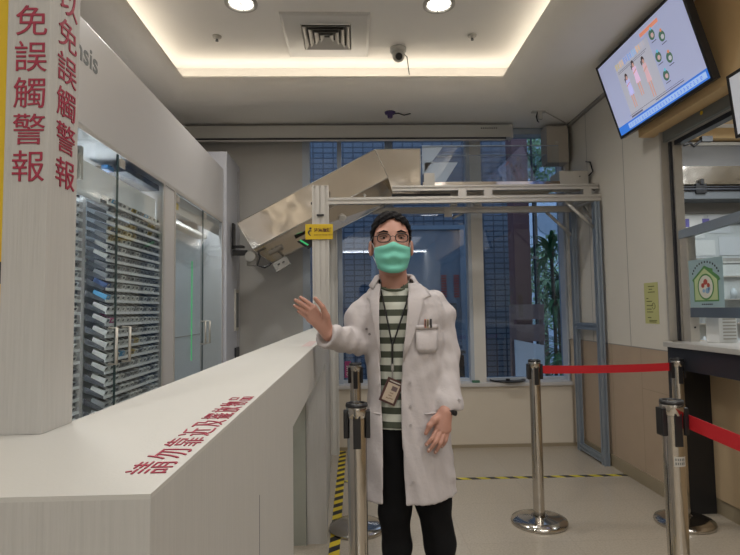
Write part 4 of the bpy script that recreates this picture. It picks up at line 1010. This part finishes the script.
# hands (screen-left hand palm to camera, screen-right hand hanging)
def hand_left(F_):
    W_ = (-.100, 2.02, 1.214)
    palm = [(-.128, 2.005, 1.262)]
    mc_ = [(-.153, 1.998, 1.312), (-.164, 1.996, 1.300), (-.171, 1.998, 1.285), (-.173, 2.003, 1.269)]
    base = [(-.118, 2.010, 1.248), (-.118, 2.010, 1.240), (-.118, 2.012, 1.232), (-.115, 2.014, 1.224)]
    tips = [(-.202, 1.984, 1.350), (-.220, 1.972, 1.340), (-.224, 1.978, 1.320), (-.212, 1.990, 1.298)]
    for m_, b_, t_ in zip(mc_, base, tips):
        F_.cone(W_, b_, .024, .016, .012); F_.cone(b_, m_, .0155, .0115, .012)
    for m_, t_, r in zip(mc_, tips, (.0088, .0090, .0086, .0076)):
        m_ = np.array(m_); t_ = np.array(t_); d = t_-m_; b1 = m_+d*.42+np.array([0, .002, .001]); b2 = m_+d*.72+np.array([0, .001, .001])
        F_.chain([m_, b1, b2, t_], [r+.0004, r-.0006, r-.0012, r-.0022], .001)
    F_.chain([(-.105, 2.008, 1.238), (-.107, 1.990, 1.278)], [.019, .0145], .010); F_.chain([(-.107, 1.990, 1.278), (-.120, 1.975, 1.314), (-.146, 1.966, 1.345)], [.0140, .0100, .0078], .003)
    
    return W_
def hand_right(F_):
    W_ = (.345, 2.057, .915)
    mc_ = [(.308, 2.035, .850), (.323, 2.031, .842), (.337, 2.033, .838), (.350, 2.039, .842)]
    pip = [(.285, 2.019, .815), (.297, 2.013, .802), (.316, 2.015, .797), (.337, 2.025, .804)]
    tips = [(.263, 2.025, .790), (.271, 2.023, .767), (.296, 2.027, .760), (.323, 2.035, .778)]
    for m_ in mc_:
        F_.cone((.342, 2.052, .90), m_, .022, .0125, .012)
    for m_, p_, t_, r in zip(mc_, pip, tips, (.0090, .0092, .0088, .0078)):
        F_.chain([m_, p_, (np.array(p_)+np.array(t_))/2+np.array([0, -.002, 0]), t_], [r+.0006, r-.0004, r-.001, r-.0022], .001)
    F_.chain([(.325, 2.052, .895), (.297, 2.032, .880), (.277, 2.023, .862), (.262, 2.023, .833)], [.018, .0135, .010, .008], .010)
    return W_
b = Field((-.25, 1.93, .0), (.47, 2.33, 1.71), .0031)
# legs, torso, arms under the clothes
b.chain([(.145, 2.18, .86), (.148, 2.16, .48), (.150, 2.20, .09)], [.072, .046, .036], .03)
b.chain([(.265, 2.18, .86), (.305, 2.165, .48), (.345, 2.21, .09)], [.072, .046, .036], .03)
b.chain([(.150, 2.20, .07), (.135, 2.10, .04)], [.034, .028], .02); b.chain([(.345, 2.21, .07), (.365, 2.11, .04)], [.034, .028], .02)
b.profile(TT, -.05, .84, 1.40, .03, 2.2)
b.chain([(.060, 2.175, 1.320), (.014, 2.155, 1.165), (-.100, 2.02, 1.214)], [.042, .036, .025], .025)
b.chain([(.335, 2.185, 1.320), (.375, 2.175, 1.12), (.345, 2.057, .915)], [.042, .036, .025], .025)
b.cone((.164, 2.172, 1.36), (.154, 2.160, 1.50), .059, .054, .03)
# head
b.ell((HX, 2.140, 1.600), (.0745, .094, .088), .02)
b.ell((HX, 2.112, 1.530), (.064, .075, .085), .03)
b.ell((HX+.001, 2.078, 1.470), (.034, .032, .028), .03)
for sx in (-1, 1):
    b.ell((HX+sx*.036, 2.078, 1.530), (.026, .030, .028), .02)      # cheek
    b.ell((HX+sx*.033, 2.062, 1.604), (.028, .012, .010), .012)      # brow
    b.ell((HX+sx*.034, 2.040, 1.581), (.019, .014, .011), .010, True)  # eye socket
    b.ell((HX+sx*.083, 2.140, 1.548), (.010, .017, .032), .006)      # ear
    b.ell((HX+sx*.091, 2.132, 1.552), (.005, .009, .017), .003, True)
    b.cone((HX+sx*.076, 2.148, 1.53), (HX+sx*.074, 2.145, 1.575), .006, .006, .006)
b.cone((HX, 2.058, 1.590), (HX, 2.034, 1.545), .008, .013, .012)
b.ell((HX, 2.046, 1.500), (.022, .012, .007), .008); b.ell((HX, 2.047, 1.490), (.020, .012, .007), .008)
wl = hand_left(b); wr_ = hand_right(b)
b.mesh('body', M_skin, man)
# fingernails on the hanging hand
for c in ((.266, 2.019, .793), (.273, 2.016, .773), (.298, 2.020, .766), (.324, 2.028, .783)):
    MB().ball(c, (.0048, .003, .006), seg=10).build('fingernail', mat('nail', (.60, .40, .33), .3), man)
# eyes, brows
for sx, nm in ((-1, 'r'), (1, 'l')):
    ex = HX+sx*.034
    MB().ball((ex, 2.062, 1.580), (.0145, .012, .0046)).ball((ex+.001, 2.0515, 1.580), (.0050, .003, .0042), 1).build('eye', [mat('eye_white', (.36, .28, .26), .3), mat('iris', (.02, .012, .01), .2)], man)
    MB().tube([(ex-.016, 2.054, 1.584), (ex-.006, 2.048, 1.588), (ex+.006, 2.048, 1.588), (ex+.016, 2.054, 1.584)], .0018, 6).build('eyelid', mat('lash', (.05, .03, .025), .6), man)
    MB().tube([(ex-sx*.017, 2.0465, 1.6015), (ex, 2.0435, 1.606), (ex+sx*.019, 2.053, 1.601)], [.0030, .0038, .0018], 6).build('eyebrow', M_hair, man)
# hair
hf = Field((HX-.10, 2.02, 1.46), (HX+.10, 2.26, 1.72), .0035)
hf.ell((HX, 2.142, 1.607), (.0835, .104, .0935), 0)
X, Y, Z = hf.grid((slice(None),)*3)
line = 1.648 - np.clip((Y-2.070)/.055, 0, 1)*.082 - np.clip((Y-2.165)/.05, 0, 1)*.075 + .012*np.cos((X-HX)*60)*(Y < 2.07)
side = np.abs(X-HX)
line = line + .0*side
hf.D = np.maximum(hf.D, (line-Z)*.8)
hf.D = np.maximum(hf.D, -(((((X-HX)/.0725)**2+((Y-2.140)/.092)**2+((Z-1.600)/.084)**2)**.5-1)*.0725))
hf.D = hf.D + .0022*np.sin(X*330+Z*120+Y*60)*np.sin(Y*210+X*60) + .0015*np.sin(X*150-Z*260)
hf.mesh('hair', M_hair, man)
# glasses
gls = MB()
for sx in (-1, 1):
    ex = HX+sx*.0345; pts = []
    for i in range(25):
        a = 2*PI*i/24; ca, sa = math.cos(a), math.sin(a)
        xx = ex + .0245*math.copysign(abs(ca)**.7, ca); zz = 1.577 + .0165*math.copysign(abs(sa)**.75, sa)
        pts.append((xx, 2.028+.9*(xx-HX)**2*4, zz))
    gls.tube(pts, .0021, 6)
    gls.tube([(HX+sx*.058, 2.041, 1.586), (HX+sx*.077, 2.075, 1.586), (HX+sx*.080, 2.135, 1.580)], .0015, 6)
gls.tube([(HX-.010, 2.028, 1.580), (HX, 2.024, 1.584), (HX+.010, 2.028, 1.580)], .0013, 6)
gls.build('glasses', M_black, man)
# face mask
mk = MB(); nu, nv = 24, 18; vs = []
for j in range(nv+1):
    v = j/nv; zt = 1.552; 
    for i in range(nu+1):
        u = -1+2*i/nu
        ztop = 1.548 + .012*math.exp(-(u/.28)**2) - .004*u*u; zbot = 1.440 + .024*abs(u)**2.4
        hw = .072 - .004*v - .010*max(0, v-.5)*2
        z = ztop+(zbot-ztop)*v; x = HX+.001 + u*hw
        yf_ = 2.012 + .010*abs(v-.35)*2 + .068*abs(u)**2.7 + .004*(v > .85)*(v-.85)*10
        if abs(u) < .9:
            pl_ = .0045*math.sin(v*PI*5)*(1-abs(u)**3); yf_ -= pl_*1.3
        yf_ -= .010*math.exp(-(u/.25)**2)*max(0, 1-abs(v-.22)*3)
        vs.append((x, yf_, z))
mk.add(vs, [(j*(nu+1)+i, (j+1)*(nu+1)+i, (j+1)*(nu+1)+i+1, j*(nu+1)+i+1) for j in range(nv) for i in range(nu)], 0, True)
mko = mk.build('face_mask', M_mask, man); sd = mko.modifiers.new('thick', 'SOLIDIFY'); sd.thickness = .0015; sd.offset = 0
for sx in (-1, 1):
    MB().tube([(HX+sx*.0715, 2.082, 1.545), (HX+sx*.0745, 2.118, 1.562), (HX+sx*.081, 2.150, 1.580)], .0016, 6).tube([(HX+sx*.060, 2.082, 1.476), (HX+sx*.068, 2.115, 1.500), (HX+sx*.078, 2.150, 1.525)], .0016, 6).build('ear_loop', M_maskw, man)
# trousers
t_ = Field((.04, 2.02, .08), (.44, 2.34, .98), .005)
t_.chain([(.150, 2.18, .84), (.150, 2.165, .50), (.155, 2.165, .36), (.157, 2.20, .11)], [.088, .063, .056, .052], .02)
t_.chain([(.272, 2.18, .84), (.308, 2.17, .52), (.328, 2.17, .36), (.345, 2.205, .11)], [.088, .068, .061, .055], .02)
t_.ell((.208, 2.18, .86), (.135, .098, .12), .03)
X, Y, Z = t_.grid((slice(None),)*3)
t_.D = t_.D + .003*np.sin(Z*38+X*30)*np.sin(X*40+Y*30)
t_.D = np.maximum(np.maximum(t_.D, .115-Z), Z-.96)
t_.mesh('trousers', M_trou, man)
for x0, x1 in ((.152, .137), (.347, .365)):
    s_ = Field((x0-.08, 1.98, -.01), (x0+.10, 2.28, .14), .005)
    s_.chain([(x0, 2.215, .055), (x0, 2.19, .06)], [.043, .042], .01); s_.cone((x0, 2.18, .045), (x1, 2.06, .036), .044, .038, .02)
    s_.D = np.maximum(s_.D, .002-s_.ax[2][None, None, :]); s_.mesh('shoe', M_black, man)
# shirt
sh = Field((.02, 1.98, .80), (.40, 2.32, 1.45), .005)
sh.profile(TT, -.018, .835, 1.425, 0, 2.3)
X, Y, Z = sh.grid((slice(None),)*3)
sh.D = np.maximum(sh.D, Z-(1.405+np.clip((Y-2.12)*.35, -.02, .03)))
sh.D = np.maximum(sh.D, -((((X-.164)**2+(Y-2.165)**2)**.5-.058)+np.clip(1.385-Z, 0, 1)))
sh.mesh('striped_shirt', M_shirt, man)
cb_ = MB(); cb_.tube([(.164+.062*math.cos(a), 2.158+.062*math.sin(a), 1.398+.022*math.sin(a)) for a in [2*PI*i/24 for i in range(25)]], (.005), 8)
cb_.build('shirt_collar', mat('olive_rib', (.065, .08, .05), .85), man)
# coat
c = Field((-.20, 1.94, .53), (.48, 2.34, 1.49), .005)
TC = [(z, cx, cy, a_+.004, b_+.006) for z, cx, cy, a_, b_ in TT]
c.chain([(.072, 2.172, 1.330), (.022, 2.165, 1.27), (.010, 2.150, 1.175)], [.050, .056, .053], .035)
c.chain([(.010, 2.150, 1.175), (-.050, 2.085, 1.185), (-.150, 1.975, 1.222)], [.053, .050, .050], .012)
c.chain([(.325, 2.182, 1.330), (.352, 2.182, 1.27), (.367, 2.175, 1.13), (.362, 2.095, .93), (.357, 2.07, .84)], [.050, .056, .053, .051, .051], .03)
X, Y, Z = c.grid((slice(None),)*3)
def cuff(cp, dr, rad=.09):
    cp = np.array(cp); dr = np.array(dr)/np.linalg.norm(dr); o = cp+dr*rad
    h = (X-cp[0])*dr[0]+(Y-cp[1])*dr[1]+(Z-cp[2])*dr[2]
    sph = np.sqrt((X-o[0])**2+(Y-o[1])**2+(Z-o[2])**2)-rad*1.5
    c.D = np.maximum(c.D, -np.maximum(-h, sph))
CL, DL = (-.112, 2.015, 1.208), (-.66, -.72, .25); CR, DR = (.360, 2.085, .905), (-.04, -.10, -1)
cuff(CL, DL); cuff(CR, DR)
for cp, dr in ((CL, DL), (CR, DR)):
    cp = np.array(cp); dr = np.array(dr)/np.linalg.norm(dr)
    c.cone(cp+dr*.012, cp+dr*.04, .037, .039, 0, sub=True)
armD = c.D.copy(); c.D[:] = .5
c.profile(TC, 0, None, None, 0, 2.5)
X, Y, Z = c.grid((slice(None),)*3)
fold = .0035*np.sin(X*48+np.sin(Z*9)*1.6)*np.clip((1.05-Z)/.4, 0, 1) + .0022*np.sin(Z*60-X*45+Y*30)*np.clip((Z-1.0)/.1, 0, 1) + .0015*np.sin(X*120+Z*35+Y*80)
armL = np.clip((.05-X)/.05, 0, 1); fold = fold + .0022*armL*np.sin(X*110-Z*60+Y*30) 
armR = np.clip((X-.335)/.03, 0, 1)*np.clip((1.30-Z)/.1, 0, 1); fold = fold + .0014*armR*np.sin(Z*85+X*50)
c.D = c.D + fold
torso = c.D.copy()
c.D = np.maximum(c.D, -(c.D+.0095))
# front opening
zz = c.ax[2]
xl = np.interp(zz, [.5, .56, .84, 1.0, 1.22, 1.35, 1.43, 1.5], [.098, .099, .101, .098, .090, .092, .100, .10]).astype(np.float32)[None, None, :]
xr = np.interp(zz, [.5, .56, .84, 1.0, 1.15, 1.22, 1.35, 1.43, 1.5], [.186, .184, .172, .174, .184, .197, .214, .228, .23]).astype(np.float32)[None, None, :]
cut = np.maximum(np.maximum(xl-X, X-xr), Y-2.165)
c.D = np.maximum(c.D, -cut)
ztop = 1.418+np.clip((Y-2.15)*.35, -.03, .02)
c.D = np.maximum(c.D, Z-ztop)
c.D = np.maximum(c.D, (.560+.02*np.clip((X-.3)/.1, 0, 1))-Z)
armD = np.maximum(armD + fold, -(torso+.0095)*(torso < -.0095) - .5*(torso >= -.0095))   # sleeves stay outside the hollow torso
c.D = Field.smin(c.D, armD.astype(np.float32), .014)
c.D = np.maximum(c.D, Z-ztop)
c.mesh('lab_coat', M_coat, man)
# coat trim laid on the front surface
tc_ = np.array(TC)
def cfront(x, z, d=.003):
    cx, cy, a_, b_ = [float(np.interp(z, tc_[:, 0], tc_[:, j])) for j in (1, 2, 3, 4)]
    q = min(.999, abs((x-cx)/a_)); return cy - b_*(1-q**2.5)**(1/2.5) - d
def surf_patch(pts2, nm, m, d=.004, thick=.0025, par=None, sub=6):
    # pts2: quad strip rows [(xl, xr, z)], draped on the coat front
    mb = MB(); vs = []; nc = sub
    for xa, xb_, z in pts2:
        for i in range(nc+1):
            x = xa+(xb_-xa)*i/nc; vs.append((x, cfront(x, z, d), z))
    mb.add(vs, [(j*(nc+1)+i, (j+1)*(nc+1)+i, (j+1)*(nc+1)+i+1, j*(nc+1)+i+1) for j in range(len(pts2)-1) for i in range(nc)], 0, True)
    o = mb.build(nm, m, par or man); s = o.modifiers.new('thick', 'SOLIDIFY'); s.thickness = thick; s.offset = 1
    return o
surf_patch([(.212, .268, 1.402), (.210, .285, 1.375), (.208, .300, 1.352), (.205, .268, 1.340), (.203, .262, 1.30), (.196, .242, 1.24), (.188, .215, 1.17), (.182, .186, 1.10)], 'lapel', M_coat, .007)
surf_patch([(.070, .105, 1.402), (.052, .102, 1.375), (.040, .098, 1.352), (.058, .096, 1.340), (.062, .094, 1.30), (.072, .093, 1.24), (.084, .095, 1.17), (.097, .099, 1.10)], 'lapel', M_coat, .007)
mb = MB(); vs = []; n = 36
for i in range(n+1):
    a = math.radians(-30 + 240*i/n); ca, sa = math.cos(a), math.sin(a); fr_ = max(0, -sa)
    for rr, zz_ in ((.066, 1.428), (.070, 1.441), (.078, 1.437), (.089, 1.419), (.103, 1.399)):
        vs.append((.164+ca*rr, 2.168+sa*rr*1.05, zz_-.034*fr_+.008*max(0, sa)))
mb.add(vs, [(i*5+j, (i+1)*5+j, (i+1)*5+j+1, i*5+j+1) for i in range(n) for j in range(4)], 0, True)
o_ = mb.build('coat_collar', M_coat, man); q_ = o_.modifiers.new('thick', 'SOLIDIFY'); q_.thickness = .003
surf_patch([(.233, .322, 1.238), (.233, .323, 1.15), (.245, .312, 1.132)], 'breast_pocket', M_coat, .006)
surf_patch([(.232, .323, 1.240), (.232, .323, 1.222)], 'pocket_hem', M_coat, .0085)
MB().tube([(x, cfront(x, .90, .003), .90) for x in (.262, .285, .31, .335, .35)], .003, 6).build('pocket_seam', M_coat, man)
MB().tube([(x, cfront(x, .90, .003), .90) for x in (.060, .075, .092)], .003, 6).build('pocket_seam', M_coat, man)
M_btn = mat('coat_button', (.38, .35, .35), .4)
for x, z in ((.207, 1.02), (.208, .93), (.207, .86), (.212, .65), (.090, 1.01)):
    y = cfront(x, z, .002); MB().cyl((x, y, z), (x, y-.004, z), .006, seg=12).build('button', M_btn, man)
for x, z in ((.045, 1.225), (.056, 1.205)):
    y = cfront(x, z, .004); MB().cyl((x, y, z), (x, y-.004, z), .005, seg=12).build('button', mat('dark_button', (.15, .13, .13), .4), man)
# cuff strap
MB().tube([(.309, 2.10, .945), (.317, 2.062, .944), (.36, 2.045, .946), (.40, 2.060, .950), (.413, 2.10, .952)], .005, 6).build('cuff_strap', M_coat, man)
MB().cyl((.395, 2.052, .950), (.395, 2.044, .950), .006, seg=12).build('cuff_button', M_btn, man)
# watch
MB().lathe([(.0285, -.009), (.0315, -.009), (.0315, .009), (.0285, .009)], (.348, 2.060, .906), 24).cyl((.375, 2.043, .902), (.380, 2.038, .902), .010, seg=16, mi=0).build('wrist_watch', M_black, man)
# pens in the pocket
for x, cc_, l in ((.270, (.50, .18, .12), 'orange red pen clipped in the coat breast pocket'), (.280, (.45, .38, .22), 'tan pen in the coat breast pocket between two other pens'), (.293, (.012, .012, .015), 'black pen clipped in the coat breast pocket')):
    y = cfront(x, 1.25, .012); pn_ = thing('pen', l, 'pen', (x, y, 1.22))
    MB().cyl((x, y, 1.228), (x, y, 1.262), .0035, seg=10).build('pen_barrel', mat('pen_%d' % int(x*1000), cc_, .4), pn_)
    MB().box(x-.0015, x+.0015, y-.006, y-.003, 1.234, 1.258).build('pen_clip', M_black, pn_)
# lanyard with identity card
ly = thing('lanyard', 'black neck lanyard holding a tilted brown framed identity card on the striped shirt', 'lanyard', (.14, 2.03, 1.2))
ts_ = np.array(TT)
def sfront(x, z, d=.004):
    cx, cy, a_, b_ = [float(np.interp(z, ts_[:, 0], ts_[:, j])) for j in (1, 2, 3, 4)]
    a_ -= .018; b_ -= .018; q = min(.99, abs((x-cx)/a_)); return cy - b_*(1-q**2.3)**(1/2.3) - d
def strap(x0, z0, x1, z1, n=10):
    return [(x0+(x1-x0)*i/n, sfront(x0+(x1-x0)*i/n, z0+(z1-z0)*i/n, .006), z0+(z1-z0)*i/n) for i in range(n+1)]
MB().tube([(.100, 2.14, 1.425)] + strap(.103, 1.385, .143, 1.165), .0032, 6).tube([(.226, 2.14, 1.425)] + strap(.222, 1.385, .146, 1.165), .0032, 6).tube(strap(.1445, 1.175, .143, 1.075), .0042, 6).build('strap', M_black, ly)
MB().tube(strap(.143, 1.075, .143, 1.035), .003, 6).cyl((.143, sfront(.143, 1.075)-.004, 1.09), (.143, sfront(.143, 1.075)-.004, 1.065), .006).build('metal_clip', M_grey, ly)
ux = Vector((math.cos(-.42), 0, math.sin(-.42))); uz = Vector((-ux.z, 0, ux.x)); cc = Vector((.137, sfront(.14, .98)-.012, .985))
def cq(a0, a1, b0, b1, d, th): 
    p = [cc+ux*a+uz*b_+Vector((0, -d, 0)) for a, b_ in ((a0, b0), (a1, b0), (a1, b1), (a0, b1))]; return MB().prism(p, (0, -th, 0))
ch_ = cq(-.033, .033, -.048, .048, 0, .004).build('card_holder', mat('brown_leather', (.06, .022, .02), .5), ly)
cq(-.024, .024, -.040, .030, .004, .001).build('identity_card', mat('card_cream', (.44, .36, .28), .5), ch_)
cq(-.022, .022, .036, .040, .004, .001).build('holder_slot', M_lgrey, ch_)
cq(-.004, .018, .004, .022, .0052, .0004).build('card_photo', mat('card_photo', (.12, .08, .08), .5), ch_)
k_ = MB()
for a, b0 in ((-.012, -.030), (-.006, -.018), (.002, -.028), (-.004, -.008)):
    p = [cc+ux*(a+da)+uz*(b0+db)+Vector((0, -.0054, 0)) for da, db in ((0, 0), (.014, 0), (.014, .004), (0, .004))]; k_.poly(p)
k_.build('card_marks', mat('card_ink', (.25, .18, .13), .6), ch_)
